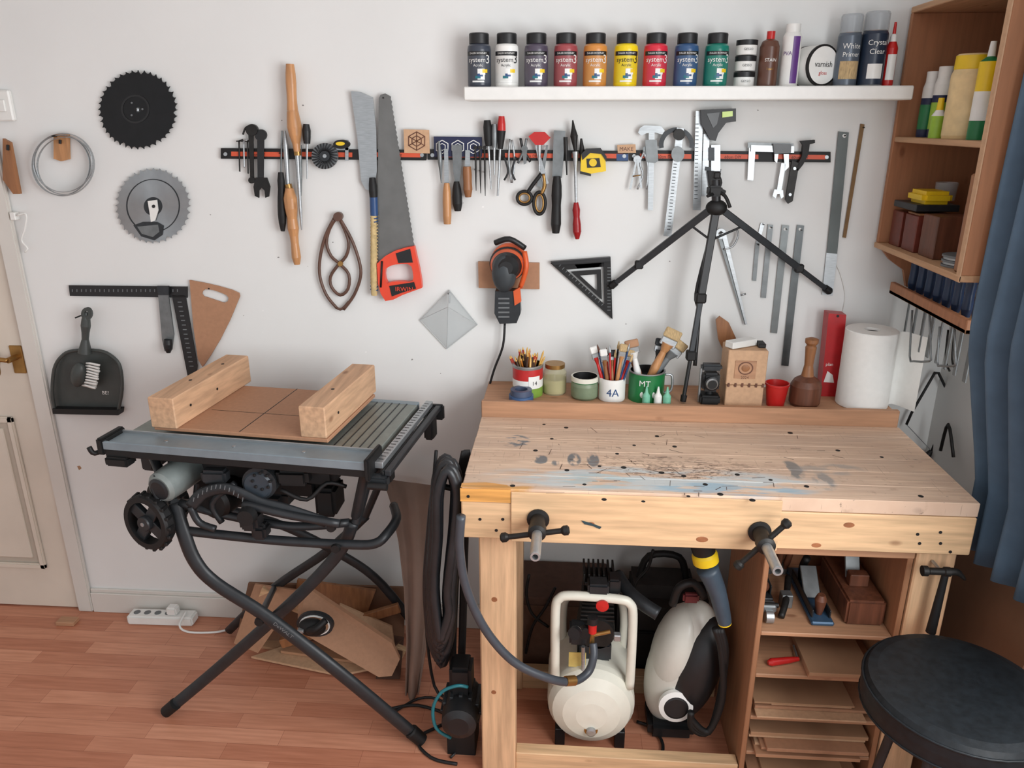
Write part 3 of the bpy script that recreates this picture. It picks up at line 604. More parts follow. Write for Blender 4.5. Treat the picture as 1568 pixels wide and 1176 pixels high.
b.bx(x0,x0+.03,y0+.037,y1,.80,zt-.038,PINE_Y); b.bx(x1-.03,x1,y0+.037,y1,.80,zt-.038,PINE_Y)
b.bx(x0+.03,x1-.03,y1-.04,y1,.80,zt-.038,PINE_X)
for (a,c) in ((-.208,-.112),(.89,.985)):
    for (d,e) in ((1.737,1.80),(2.09,2.15)): b.bx(a,c,d,e,0,zt-.04,PINE_Z,bev=.004)
    b.bx((a+c)/2-.02,(a+c)/2+.02,1.80,2.09,.0,.075,PINE_Y)
b.bx(-.112,.52,1.75,1.79,0,.07,PINE_X); b.bx(-.112,.52,2.10,2.14,0,.07,PINE_X)
b.bx(x0,x1-.003,y1+.001,y1+.02,.90,.990,PLYX); b.bx(x0,x1,y1+.02,D-.002,.955,.975,PLYX)
def hole(u,v,r=.0085):
    p=PZ(u,v,zt); b.lathe([(r,0),(r,.0006)],(p.x,p.y,zt),(0,0,1),DBLACK,14)
for u,v in ((785,744),(833,650),(845,672),(868,720),(918,714),(945,695),(955,716),(971,682),(1006,668),(1033,684),(1047,729),(1013,724),(1054,760),(1103,757),(1129,727),(985,768),(1210,663),(1235,745),(1283,690),(1350,700),(1410,760),(867,655),(1152,766),(925,765),(820,690),(895,742),(1080,742),(1180,735)): hole(u,v,random.choice((.005,.0065,.0075)))
GM=mat('gouge_mark',(86,68,58),.8)
for i in range(90):
    u=random.gauss(1010,120); v=random.gauss(716,22)
    if 760<u<1320 and 655<v<765:
        p=PZ(u,v,zt); a=random.choice((0.1,.2,2.6,.05,1.4,.8,2.0)); L=random.uniform(.003,.024); d=V((cos(a)*L,sin(a)*L,0)); q=V((-sin(a),cos(a),0))*random.uniform(.0005,.001)
        b.prism([V((p.x,p.y,zt+.0003))+e for e in (-d-q,d-q,d+q,-d+q)],(0,0,.0002),GM)
for (u,v) in ((717,760),(735,795),(770,795),(760,812),(1405,818),(1440,815),(1440,832),(1408,832),(1455,845)):
    p=PY(u,v,y0-.004 if v<765 else y0-.001); b.cyl(p,p+V((0,-.0012,0)),.004,DBLACK,seg=10)
kn=mat('pine_knot',(146,92,58),.6,0,.3,40)
for (u,v,r) in ((757,918,.008),(756,1060,.007)):
    p=PY(u,v,1.737); b.lathe([(r,0),(r*.9,.0006)],p,(0,-1,0),kn,14)
for (u,v,r) in ((1300,804,.009),(905,802,.006),(1075,826,.010),(1160,812,.010),(1250,835,.008)):
    p=PY(u,v,y0-.001 if u>1195 else y0-.006); b.lathe([(r,0),(r*.9,.0006)],p,(0,-1,0),kn,14,squash=(1.5,.8))
p=PY(905,803,y0-.007)
b.prism([p+V(q) for q in ((-.024,0,.010),(.0,0,.004),(.026,0,-.006),(.022,0,-.012),(.004,0,-.004),(-.016,0,.0))],(0,-.0008,0),mat('ink_stain',(40,60,66),.7))
b.done()
def vise(name,hub,b1,b2):
    b=B(name); h=PY(hub[0],hub[1],y0-.007)
    b.lathe([(.028,0),(.028,.004),(.019,.006),(.018,.045),(.022,.047),(.022,.07),(.014,.074)],h,(0,-1,0),IRON,20)
    yb_=h.y-.058
    p=PY(*b1,yb_); q=PY(*b2,yb_)
    b.cyl(p,q,.0068,IRON,seg=12)
    for e,f in ((p,q),(q,p)):
        d=(e-f).normalized(); b.lathe([(.008,-.012),(.012,-.006),(.012,.004),(.007,.008)],e,d,IRON,12)
    b.lathe([(.0125,.06),(.0125,.172),(.0115,.175),(.007,.175),(.007,.14)],h,(0,-1,0),STEEL,20); b.done()
vise('bench_vise_screw',(824,795),(771,823),(867,812)); vise('bench_vise_screw',(1163,814),(1130,866),(1205,801))
# under bench cabinet
cx0,cx1,cy0,cy1=.522,.887,1.745,2.085
b=B('underbench_cabinet')
CAP=wood('cab_panel',(158,112,80),'z',.1)
b.bx(cx0,cx0+.014,cy0,cy1,0,.775,CAP); b.bx(cx1-.014,cx1,cy0,cy1,0,.775,CAP); b.bx(cx0,cx1,cy1,cy1+.005,0,.775,CABIN)
b.bx(cx0-.004,cx1,cy0-.004,cy1,.76,.78,PLYX)
SH=[.522,.387,.246,.124]
for z in SH: b.bx(cx0+.014,cx1-.014,cy0+.002,cy1,z-.012,z,PLYX)
b.bx(cx0+.004,cx1-.004,cy0,cy1,0.01,.024,PLYX)
b.done()
b=B('stacked_board_offcuts')
for zi,(z,n) in enumerate(((.387,2),(.246,5),(.124,6),(.024,5))):
    zz=z+.0005
    for j in range(n):
        t=random.choice((.006,.009,.012)); w=random.uniform(.2,.32); xa=cx0+.016+random.uniform(0,.33-w if w<.33 else .0)*.8
        if zi==0: xa=cx0+.15; w=.17
        b.bx(xa,xa+w,cy0-random.uniform(-.02,.03),cy1-.03,zz,zz+t-.0008,random.choice((PLYX,MDFL,MDF,CARD)),bev=.0008); zz+=t
b.done()
b=B('red_handled_file'); b.lathe([(.006,0),(.011,.01),(.009,.06),(.006,.09)],(.575,1.78,.399),(1,.25,0),RED,12); b.cyl((.575+.085,1.80,.399),(.665,1.86,.398),.003,STEEL,seg=8); b.done()
z=.5225
b=B('wooden_block_plane'); b.bx(.765,.865,1.79,2.02,z,z+.075,DWOOD,bev=.006); b.bx(.79,.84,1.86,1.89,z+.075,z+.11,DWOOD); b.beam((.815,1.90,z+.06),(.815,1.94,z+.14),.04,.006,DSTEEL); b.done()
b=B('bench_plane'); b.bx(.675,.735,1.78,2.05,z,z+.012,mat('plane_blue',(60,88,114),.4,.3),bev=.004); b.bx(.68,.684,1.80,2.0,z+.012,z+.035,DGREY); b.bx(.726,.73,1.80,2.0,z+.012,z+.035,DGREY)
b.lathe([(.008,0),(.012,.02),(.016,.045),(.010,.06)],(.705,1.82,z+.012),(0,0,1),DWOOD,14); b.beam((.705,1.88,z+.02),(.705,1.95,z+.08),.045,.006,DSTEEL); b.tube([(.705,1.98,z+.012),(.705,1.99,z+.05),(.705,1.965,z+.095)],.011,DBLACK); b.done()
b=B('spokeshave'); b.tube([(.60,1.80,z+.01),(.62,1.84,z+.03),(.64,1.9,z+.03),(.655,1.95,z+.04)],.009,IRON); b.box((.63,1.87,z+.02),(.03,.03,.04),DSTEEL); b.done()
b=B('honing_guide'); b.cyl((.555,1.79,z+.018),(.575,1.79,z+.018),.018,STEEL); b.box((.565,1.81,z+.035),(.04,.03,.022),DSTEEL,bev=.004); b.cyl((.542,1.81,z+.04),(.592,1.81,z+.04),.007,IRON); b.done()
b=B('small_bench_plane'); b.bx(.545,.60,1.88,2.04,z,z+.012,DGREY); b.bx(.547,.551,1.9,2.02,z+.012,z+.04,DGREY); b.bx(.594,.598,1.9,2.02,z+.012,z+.04,DGREY); b.ball((.572,1.9,z+.04),.018,DWOOD); b.beam((.572,1.94,z+.015),(.572,1.99,z+.10),.04,.006,STEEL); b.tube([(.572,2.02,z+.012),(.572,2.03,z+.05),(.572,2.0,z+.09)],.010,DWOOD); b.done()
b=B('gouge_set')
for i in range(3): b.lathe([(.006,0),(.010,.02),(.009,.06),(.006,.08)],(.625+i*.022,2.03,z+.02),(.1*(i-1),-.2,1),DWOOD,10); b.lathe([(.010,-.02),(.010,.02)],(.625+i*.022,2.035,z+.02),(0,0,1),DSTEEL,10)
b.done()
b=B('claw_hammer')
yh=1.70-.012
hd=PY(1440,878,yh); e=PY(1425,968,yh)
b.cyl(hd+V((.012,0,.0)),e,.008,DBLACK,r2=.012); b.lathe([(.013,0),(.013,.012),(.009,.016),(.009,.05),(.012,.052),(.012,.065)],PY(1412,874,yh),V((1,0,0)),IRON,16)
b.tube([PY(1448,876,yh),PY(1465,876,yh),PY(1478,888,yh)],[.011,.009,.003],IRON); b.cyl(hd+V((0,0,.006)),hd+V((0,.045,.006)),.004,STEEL); b.done()
# ---------------------------------------------------------------- compressor
b=B('air_compressor')
c=PY(905,1087,1.85); r=.130; cz=r+.03; cxm=c.x
prof=[(.0,-.045),(r*.35,-.042),(r*.65,-.032),(r*.88,-.014),(r*.98,.01),(r,.03),(r,.20),(r*.9,.22),(r*.5,.235),(0,.24)]
b.lathe(prof,(cxm,1.85,cz),(0,1,0),CREAM,36)
b.lathe([(.014,0),(.014,.012),(.009,.014)],(cxm,1.81,cz-.05),(0,-1,0),STEEL,14); b.lathe([(.02,0),(.02,.003)],(cxm,1.812,cz-.05),(0,-1,0),GOLD,18)
b.ring([V((cxm-.02+.045*cos(a),1.817,cz+.03+.03*sin(a))) for a in [2*pi*i/24 for i in range(24)]],[V((cxm-.02+.043*cos(a),1.817,cz+.03+.028*sin(a))) for a in [2*pi*i/24 for i in range(24)]],(0,.02,0),GREY)
b.tube([PY(q[0],q[1],1.86) for q in ((850,1045),(850,990),(851,930),(857,916),(870,912),(910,914),(950,918),(964,924),(969,940),(967,1000),(964,1052))],.0135,CREAM,seg=12)
b.tube([PY(q[0],q[1],2.04) for q in ((862,1000),(863,930),(875,912),(910,912),(945,914),(955,940),(953,1000))],.012,CREAM,seg=12)
for sx in (-1,1): b.bx(cxm+sx*.09-.015,cxm+sx*.09+.015,1.86,1.89,.0,.06,BLACK); b.cyl((cxm+sx*.11-.02,2.03,.055),(cxm+sx*.11+.02,2.03,.055),.055,BLACK,seg=24)
pz=PY(915,905,1.95)
b.bx(pz.x-.055,pz.x+.045,1.90,2.05,cz+r-.01,cz+r+.05,DGREY,bev=.006)
b.lathe([(.05,0),(.055,.01),(.055,.10),(.045,.12)],(pz.x-.0,1.90,cz+r+.085),(0,1,0),IRON,24)
for j in range(8): b.box((pz.x,1.95,cz+r+.13+.014*j),(.10-.002*j,.09,.006),IRON,bev=.001)
b.box((pz.x,1.95,cz+r+.18),(.07,.07,.12),DBLACK)
for j in range(7): b.box((pz.x-.042+.014*j,1.95,cz+r+.265),(.006,.085,.035),IRON,bev=.001)
b.box((pz.x,1.95,cz+r+.25),(.09,.085,.012),DGREY,bev=.003)
b.box(PY(916,897,1.88),(.06,.05,.035),DGREY,bev=.006); b.lathe([(.0,0),(.016,.002),(.018,.02),(.0,.022)],PY(922,922,1.86),(0,-1,0),RED,18)
b.box(PY(940,893,1.9),(.035,.05,.05),BLACK,bev=.005); b.box(PY(885,968,1.90),(.05,.05,.06),DGREY,bev=.006)
p=PY(907,968,1.83); b.cyl(p,p+V((0,0,.03)),.012,RED); b.cyl(p+V((0,0,.03)),p+V((0,0,.05)),.015,BLACK); b.cyl(p+V((0,0,-.07)),p,.007,GOLD); b.lathe([(.016,0,DBLACK),(.018,.004,BLACK),(.018,.02,BLACK)],p+V((-.02,-.005,-.005)),(0,1,0),BLACK,18)
b.lathe([(.016,0,WHITE),(.018,.004,BLACK),(.018,.02,BLACK)],p+V((-.045,-.005,.005)),(-.4,-1,.2),BLACK,18)
b.cyl(p+V((0,0,-.01)),p+V((.05,0,.005)),.006,GOLD); b.box(PY(945,975,1.84),(.02,.02,.02),STEEL); b.cyl(PY(893,990,1.86),PY(893,1040,1.86),.006,STEEL)
b.box(PY(884,1010,1.875),(.05,.002,.05),mat('warning_label',(214,190,110),.5),bev=0)
b.done()
b=B('air_hose')
b.tube([PY(706,790,1.645),PY(704,840,1.65),PY(714,900,1.66),PY(742,962,1.67),PY(785,1012,1.68),PY(835,1037,1.70),PY(875,1044,1.74),PY(900,1030,1.78),PY(909,1005,1.80),PY(908,985,1.82)],.0115,AIRH,seg=12,sub=6)
b.cyl(PY(866,1043,1.73),PY(880,1042,1.745),.014,GOLD); b.done()
# ---------------------------------------------------------------- vacuum cleaner
b=B('canister_vacuum_cleaner')
VW=mat('vacuum_white',(206,204,194),.35,0,.03)
c=PY(1042,1012,1.96)
rr=Matrix.Rotation(radians(14),3,'Y')
b.ball(c,.1,VW,(.95,.9,2.15),rr,32); b.ball(c+V((.035,-.030,-.0)),.088,BLACK,(.85,.95,2.1),rr,32)
b.ball(c+V((-.018,.0,.05)),.094,VW,(.72,.98,1.6),rr,28)
b.lathe([(.05,0,WHITE),(.05,.015,WHITE),(.036,.02,BLACK),(.03,.022,BLACK)],PY(1034,1078,1.868),(0,-1,.1),WHITE,26)
b.tube([PY(1030,925,1.9),PY(1040,900,1.88),PY(1062,893,1.88),PY(1078,915,1.88)],.012,DBLACK); b.box(PY(1058,915,1.875),(.045,.02,.03),mat('maroon',(90,30,34),.4),bev=.006)
b.tube([PY(1008,940,1.9),PY(985,925,1.92),PY(962,905,1.96),PY(945,880,2.02)],.02,DGREY,seg=12)
b.bx(c.x-.09,c.x+.05,1.90,2.03,0,.06,BLACK,bev=.015)
b.done()
b=B('cordless_power_tool')
TB=mat('tool_bluegrey',(58,72,84),.45)
p=[PY(1078,845,1.80),PY(1083,870,1.80),PY(1098,905,1.80),PY(1108,945,1.80),PY(1110,955,1.80)]
b.lathe([(.028,0,YELL),(.034,.008,YELL),(.034,.03,YELL),(.026,.034,YELL)],p[0],p[1]-p[0],YELL,20); b.tube(p[1:],[.03,.024,.02,.017],TB,seg=16); b.cyl(p[3],p[4],.018,YELL)
b.lathe([(.03,-.04),(.034,-.035),(.03,.0)],p[0],p[1]-p[0],DBLACK,20); b.cyl(p[0],V((p[0].x,p[0].y,.80)),.012,DBLACK)
b.done()
b=B('vacuum_hose_coil')
for k in range(3): b.tube([PY(1095+k*4,962,1.82),PY(1105+k*3,1000,1.82),PY(1106-k*2,1070,1.82+k*.01),PY(1085,1120,1.82),PY(1060,1115-k*6,1.82),PY(1058,1090,1.82)],.010,DBLACK)
b.done()
b=B('dark_filler_bag')  # added dark mass for clutter and shadow under the bench, covers bright wall
BAG=mat('bag_dark',(44,38,36),.85,0,.25,20,bump=.3)
b.bx(.20,.50,2.17,2.38,0,.34,BAG,bev=.05); b.tube([(.27,2.27,.33),(.30,2.27,.42),(.40,2.27,.42),(.43,2.27,.33)],.012,DBLACK); b.bx(.23,.47,2.155,2.172,.05,.2,DBLACK,bev=.01); b.done()
b=B('brown_filler_box'); b.bx(-.16,.16,2.19,2.40,0,.27,mat('box_brown',(104,74,58),.8,0,.15),bev=.006); b.bx(-.17,.17,2.18,2.41,.27,.30,mat('box_brown2',(88,62,50),.8,0,.15),bev=.004); b.done()  # added brown filler, darkens the gap behind the compressor like shadowed clutter
b=B('hanging_power_cables')
for q in (((810,880),(806,910),(815,940),(840,960)),((1000,842),(992,870),(975,890),(960,930)),((805,1000),(815,960),(835,930),(850,900))): b.tube([PY(u,v,2.15) for u,v in q],.005,DBLACK)
b.done()
# ---------------------------------------------------------------- hoses hanging on bench end
b=B('hanging_hose_coil')
for i in range(9):
    yy=1.90-.02*i+random.uniform(-.01,.01); s=random.uniform(-5,4); tp=700+abs(i-4)*5
    b.tube([PY(q[0]+s,q[1],yy) for q in ((686,tp),(671,tp+35),(662+i,820),(657+i,900),(662+i*1.5,975),(678,1018-i*6),(688,985-i*6),(694-i,900),(698,800),(700,tp+30))],.0115,RUB,True,8,4)
b.cyl((x0-.002,1.83,.86),(x0-.08,1.83,.88),.008,IRON); b.done()
b=B('extension_cable_coil')
for i in range(4):
    b.tube([PY(q[0]+i*2,q[1],1.93) for q in ((712,700),(704,720),(696,850),(690,1000),(696,1040),(704,1000),(708,850))],.006,DBLACK,True,6,4)
b.tube([PY(668,690,1.95),PY(655,850,1.97),PY(652,950,2.0),PY(665,1050,2.0),PY(690,1070,1.95)],.005,DBLACK); b.done()
b=B('bench_motor_unit')
c=PY(706,1090,1.80)
b.lathe([(.03,-.06),(.05,-.05),(.055,0),(.055,.08),(.045,.1)],V((c.x,1.80,c.z)),(0,1,0),BLACK,24)
for j in range(12):
    a=2*pi*j/12; b.box((c.x+.055*cos(a),1.84,c.z+.055*sin(a)),(.012,.09,.012),DGREY,bev=.002)
b.bx(c.x-.045,c.x+.04,1.80,1.90,0,c.z-.03,DBLACK); b.bx(c.x-.035,c.x+.03,1.81,1.89,c.z+.03,c.z+.14,BLACK,bev=.01)
b.tube([PY(716,1052,1.78),PY(700,1050,1.77),PY(676,1060,1.77),PY(663,1085,1.77),PY(668,1115,1.77),PY(690,1130,1.78)],.005,TEALC); b.done()
b=B('floor_cables')
b.tube([PZ(q[0],q[1],.006) for q in ((600,1085),(640,1080),(690,1100),(640,1130),(660,1160),(700,1170))],.005,DBLACK); b.tube([PZ(q[0],q[1],.006) for q in ((590,1100),(640,1070),(680,1075),(720,1120),(690,1160))],.004,BLACK)
b.tube([PZ(q[0],q[1],.012) for q in ((975,1105),(1000,1115),(1015,1140),(1010,1165))],.005,DBLACK); b.done()
b=B('leaning_brown_sheet')
BS=mat('brown_sheet',(138,112,98),.75,0,.12,8)
vs=[]
L=[(586,733),(598,770),(610,830),(618,900),(622,980),(620,1075)]; Rr=[(674,745),(672,800),(668,880),(660,950),(650,1010),(640,1072)]
for i in range(6):
    yy=2.30-.054*i
    for k in range(9):
        t=k/8; vs.append(PY(L[i][0]*(1-t)+Rr[i][0]*t,L[i][1]*(1-t)+Rr[i][1]*t,yy+.02*sin(t*9)))
b.add(vs,[(i*9+k,i*9+k+1,i*9+k+10,i*9+k+9) for i in range(5) for k in range(8)],BS,True)
o=b.done(); md=o.modifiers.new('s','SOLIDIFY'); md.thickness=.004
# ---------------------------------------------------------------- table saw
zt2=.965
S0=PZ(176,674,zt2); S1=PZ(566,705,zt2); ex=(S1-S0); Ls=ex.length; ex.normalize(); ey=V((-ex.y,ex.x,0))
Ms=Matrix(((ex.x,ey.x,0,S0.x),(ex.y,ey.y,0,S0.y),(0,0,1,0),(0,0,0,1)))
def S(x,y,z): return Ms@V((x,y,z))
b=B('table_saw')
b.bx(0,Ls,.05,.43,zt2-.03,zt2,ALU,Ms)
for i in range(5): b.bx(Ls-.13+.024*i,Ls-.127+.024*i,.06,.43,zt2,zt2+.0015,DGREY,Ms,0)
b.bx(-.01,Ls+.0,-.03,.05,zt2-.012,zt2+.004,RAILM,Ms,.004); b.bx(-.01,Ls,.045,.05,zt2,zt2+.012,STEEL,Ms); b.bx(-.012,Ls+.002,-.036,-.026,zt2-.014,zt2+.010,RAILM,Ms)
b.bx(-.01,Ls,-.034,.03,zt2-.034,zt2-.013,DBLACK,Ms)
b.bx(-.01,Ls,.415,.44,zt2-.04,zt2+.002,RAILM,Ms)
for x in (.1,.3,.5): b.lathe([(.005,0),(.005,.002)],S(x+.05,.01,zt2+.004),(0,0,1),STEEL,12)
b.bx(-.03,-.008,-.04,.06,zt2-.03,zt2+.018,DBLACK,Ms,.005); b.tube([S(-.02,0,zt2-.02),S(-.045,-.03,zt2-.03),S(-.055,-.035,zt2-.01)],.007,DBLACK); b.bx(-.01,.06,-.045,.0,zt2-.06,zt2-.032,DBLACK,Ms,.006)
b.bx(Ls,Ls+.014,-.045,.06,zt2-.04,zt2+.022,DBLACK,Ms,.005); b.box((Ls+.03,-.02,zt2-.045),(.05,.03,.03),DGREY,Ms,.005); b.cyl(S(Ls+.01,-.045,zt2-.05),S(Ls+.06,-.045,zt2-.05),.009,DBLACK)
b.bx(Ls+.012,Ls+.035,.0,.47,zt2-.022,zt2-.004,STEEL,Ms); b.bx(Ls+.045,Ls+.062,-.02,.47,zt2-.032,zt2-.016,DGREY,Ms); b.bx(Ls+.036,Ls+.044,-.02,.46,zt2-.03,zt2-.02,DBLACK,Ms)
for i in range(22): b.bx(Ls+.016,Ls+.030,.02+.02*i,.022+.02*i,zt2-.004,zt2-.0032,DBLACK,Ms,0)
b.box((Ls+.045,.40,zt2-.06),(.03,.05,.08),DBLACK,Ms,.006); b.box((Ls+.04,.47,zt2-.04),(.06,.02,.05),DBLACK,Ms,.005); b.box((Ls+.035,.03,zt2-.055),(.03,.04,.03),DBLACK,Ms,.005)
SBD=mat('saw_body_plastic',(30,32,34),.5,0,.2)
b.bx(.09,.60,.07,.40,.84,zt2-.03,SBD,Ms,.012)
b.bx(.13,.54,.10,.38,.775,.85,DBLACK,Ms,.025)
b.bx(.18,.42,.12,.34,.71,.78,SBD,Ms,.03)
b.bx(.60,.69,.12,.36,.86,zt2-.03,DBLACK,Ms,.01)
b.bx(.0,Ls,.07,.10,zt2-.07,zt2-.03,DGREY,Ms); b.bx(.0,Ls,.38,.41,zt2-.07,zt2-.03,DGREY,Ms)
for x in (.03,Ls-.03): b.bx(x-.02,x+.02,.07,.41,.84,zt2-.03,STANDM,Ms,.006)
yf=1.86
b.lathe([(.036,-.05),(.044,-.04),(.046,0),(.046,.08)],PY(264,735,yf),(.3,1,.1),mat('motor_pale',(128,136,134),.45),24); b.lathe([(.024,-.055),(.032,-.052)],PY(264,735,yf),(.3,1,.1),DGREY,20)
b.lathe([(.04,-.03),(.05,-.02),(.05,.1)],PY(335,765,yf),(.2,1,0),DBLACK,24); b.lathe([(.035,-.03),(.045,-.02),(.045,.12)],PY(400,737,yf-.02),(0,1,0),mat('motor_blue',(52,60,68),.45),24)
for j in range(6): b.lathe([(.047,-.015+j*.008),(.047,-.011+j*.008)],PY(400,737,yf-.03),(0,1,0),DGREY,24)
for k in range(8):
    a=2*pi*k/8; p_=PY(400,737,yf-.052); b.box(p_+V((.024*cos(a),0,.024*sin(a))),(.008,.006,.008),DBLACK)
b.tube([PY(292,776,1.80),PY(312,755,1.80),PY(345,748,1.80),PY(375,758,1.80),PY(400,770,1.80),PY(440,780,1.80),PY(500,800,1.80)],.014,DGREY,flat=(.5,1.2))
b.tube([PY(292,776,1.80),PY(305,800,1.80),PY(330,810,1.80)],.01,DGREY); b.tube([PY(372,772,1.79),PY(440,788,1.79),PY(520,802,1.79)],.012,STANDM)
for i in range(12):
    t=i/11; b.cyl(PY(296+75*t,770-20*sin(pi*t)-2,1.785),PY(297+75*t,764-20*sin(pi*t)-2,1.785),.0014,GREY,seg=5)
b.box(PY(385,795,1.79),(.05,.06,.05),BLACK,bev=.01); b.lathe([(.02,0),(.026,.008),(.022,.03)],PY(382,786,1.77),(0,-1,0),DBLACK,16)
b.box(PY(400,812,1.80),(.04,.05,.04),BLACK,bev=.008); b.box(PY(505,760,1.95),(.06,.1,.09),DBLACK,bev=.01)
b.tube([PY(340,800,1.83),PY(325,770,1.83),PY(360,740,1.83)],.009,DGREY)
b.box(PY(450,728,1.84),(.09,.05,.05),DBLACK,bev=.012); b.box(PY(330,728,1.83),(.07,.04,.04),DGREY,bev=.008)
b.tube([PY(430,750,1.82),PY(470,765,1.82),PY(500,740,1.84),PY(530,745,1.86)],.006,DBLACK); b.tube([PY(240,728,1.82),PY(236,750,1.82),PY(250,775,1.82)],.008,DGREY)
def leg(pts,r=.017,m=STANDM): b.tube(pts,r,m,seg=10,sub=5,flat=(.75,1.15))
fR=PZ(640,1130,.018); fL=PZ(254,1090,.016)
leg([PY(268,770,1.84),PY(280,812,1.82),PY(298,858,1.81),PY(330,893,1.81),PY(410,945,1.80),PY(520,1030,1.79),fR],.0185)
leg([PY(540,800,1.86),PY(522,842,1.87),PY(470,900,1.88),PY(400,965,1.89),PY(320,1035,fL.y+.02),fL],.016)
b.lathe([(.02,0),(.022,.05),(.018,.055)],fR+V((.012,0,-.008)),(fR-PY(520,1030,1.79))*-1,DBLACK,12); b.lathe([(.019,0),(.02,.05)],fL,(PY(320,1035,fL.y)-fL),DBLACK,12)
bl=PZ(350,966,.016)
leg([bl,PY(420,900,2.25),PY(500,845,2.22),PY(560,790,2.2)],.014); leg([PY(300,770,2.2),PY(420,800,2.2),PY(520,848,2.22),PY(585,895,2.26),PZ(655,985,.016)],.014)
b.tube([PY(280,812,1.83),PY(330,818,1.82),PY(430,828,1.82),PY(540,834,1.82),PY(575,832,1.82),PY(592,818,1.84),PY(607,795,1.90),PY(603,775,2.0)],.0135,STANDM,seg=10)
b.tube([PY(275,770,1.84),PY(350,790,1.84),PY(450,806,1.84),PY(535,800,1.86)],.012,STANDM,seg=10)
b.cyl(PY(545,790,1.86),PY(560,720,1.80),.014,STANDM); b.cyl(PY(520,840,1.87),PY(520,848,2.22),.011,STANDM); b.cyl(PY(400,940,1.82),PY(420,900,2.25),.010,STANDM)
b.cyl(PY(268,770,1.84),PY(300,770,2.2),.012,STANDM); b.cyl(S(Ls-.03,.09,zt2-.05),PY(545,800,1.86),.014,STANDM); b.cyl(S(.03,.09,zt2-.05),PY(270,780,1.84),.014,STANDM); b.cyl(S(.03,.39,zt2-.05),PY(300,770,2.2),.012,STANDM); b.cyl(S(Ls-.03,.39,zt2-.05),PY(560,790,2.2),.012,STANDM)
for q in ((400,806),(508,806),(515,838),(398,950)): b.lathe([(.012,0),(.014,.004),(.012,.012)],PY(q[0],q[1],1.80),(0,-1,0),DBLACK,12)
b.text('DeWALT',.017,GREY,lambda x,y:(lambda o,d: o+d*x+V((-d.z,0,d.x))*y)(PY(432,967,1.772),(PY(520,1030,1.77)-PY(410,945,1.772)).normalized()))
def wheel(c,r,ax):
    b.lathe([(r*.76,-.018),(r*.95,-.018),(r,-.010),(r,.010),(r*.95,.018),(r*.76,.018),(r*.76,-.018)],c,ax,DBLACK,36,caps=False)
    b.lathe([(.02,-.024),(.022,-.02),(.022,.02)],c,ax,STANDM,18); b.lathe([(.006,-.026),(.006,-.024)],c,ax,STEEL,10)
    a=V(ax).normalized(); t=V((0,0,1)); p=t.cross(a).normalized(); q=a.cross(p)
    for k in range(4):
        d=p*cos(k*pi/2+.6)+q*sin(k*pi/2+.6); b.beam(c+d*.015,c+d*r*.85,.034,.018,STANDM,up=a)
    for k in range(18):
        d=p*cos(k*pi/9)+q*sin(k*pi/9); b.box(c+d*r*.985,(.010,.03,.010),DBLACK)
wheel(PY(229,798,1.82),.081,(.35,1,-.05)); wheel(PY(258,765,2.2),.081,(.35,1,-.05)); b.cyl(PY(229,798,1.82),PY(258,765,2.2),.01,STANDM); b.cyl(PY(229,798,1.84),PY(280,812,1.84),.012,STANDM)
b.done()
b=B('crosscut_sled')
FP=wood('fence_pine',(200,160,126),'y',.18)
b.bx(.085,.60,.055,.42,zt2+.0145,zt2+.026,MDF,Ms)
for a,w_ in ((.085,.078),(.522,.075)): b.bx(a,a+w_,.055-(.01 if a<.2 else 0),.46-(.02 if a>.3 else 0),zt2+.026,zt2+.115,FP,Ms,.003)
b.bx(.34,.3425,.06,.42,zt2+.026,zt2+.0265,DBLACK,Ms,0)
b.bx(.175,.525,.2,.2015,zt2+.026,zt2+.0265,DBLACK,Ms,0)
for a,y in ((.164,.12),(.164,.26),(.598,.14)): b.lathe([(.004,0),(.004,.001)],S(a,y,zt2+.07),ex,DBLACK,10)
for a,y in ((.12,.2),(.13,.36),(.56,.2)): b.lathe([(.005,0),(.005,.001)],S(a,y,zt2+.115),(0,0,1),DBLACK,10)
b.bx(.2,.22,.1,.4,zt2+.001,zt2+.0145,MDF,Ms); b.bx(.45,.47,.1,.4,zt2+.001,zt2+.0145,MDF,Ms)
b.done()
b=B('board_offcuts_pile')
b.prism([PZ(385,1008,.012),PZ(520,1036,.012),PZ(600,1020,.012),PZ(455,985,.012)],(0,0,.008),MDFL)
b.prism([PZ(360,985,.002),PZ(440,1000,.002),PZ(420,960,.002),PZ(385,955,.002)],(0,0,.01),CARD)
b.prism([PY(458,905,2.16),PY(470,900,2.16),PY(600,985,2.10),PY(612,1010,2.08),PY(600,1035,2.04),PY(580,1037,2.03),PY(455,965,2.06)],(0,.012,.004),MDF)
b.prism([PY(380,893,2.30),PY(620,900,2.32),PY(618,975,2.30),PY(360,985,2.26)],(0,.01,0),mat('dark_card',(126,92,70),.85,0,.08,12))
b.prism([PY(390,895,2.26),PY(460,905,2.2),PY(395,1000,2.12),PY(358,985,2.16)],(0,.008,0),MDF)
b.prism([PY(520,925,2.22),PY(600,960,2.2),PY(608,1020,2.1),PY(540,1000,2.12)],(0,.008,0),MDFL)
b.prism([PY(455,888,2.28),PY(575,905,2.28),PY(560,945,2.26),PY(450,930,2.26)],(0,.012,0),BWOOD)
b.beam(PY(400,905,2.24),PY(620,1000,2.22),.02,.04,PINE_X); b.beam(PY(430,985,2.16),PY(612,930,2.24),.018,.035,BWOOD)
b.prism([PY(600,975,2.26),PY(618,978,2.26),PY(612,1040,2.10),PY(575,1040,2.08),PY(585,1000,2.14)],(0,.01,0),mat('dark_offcut',(92,64,50),.8))
b.prism([PZ(430,1000,.022),PZ(560,1018,.022),PZ(575,1000,.022),PZ(470,985,.022)],(0,0,.01),PLYX)
b.done()
b=B('palm_sander')
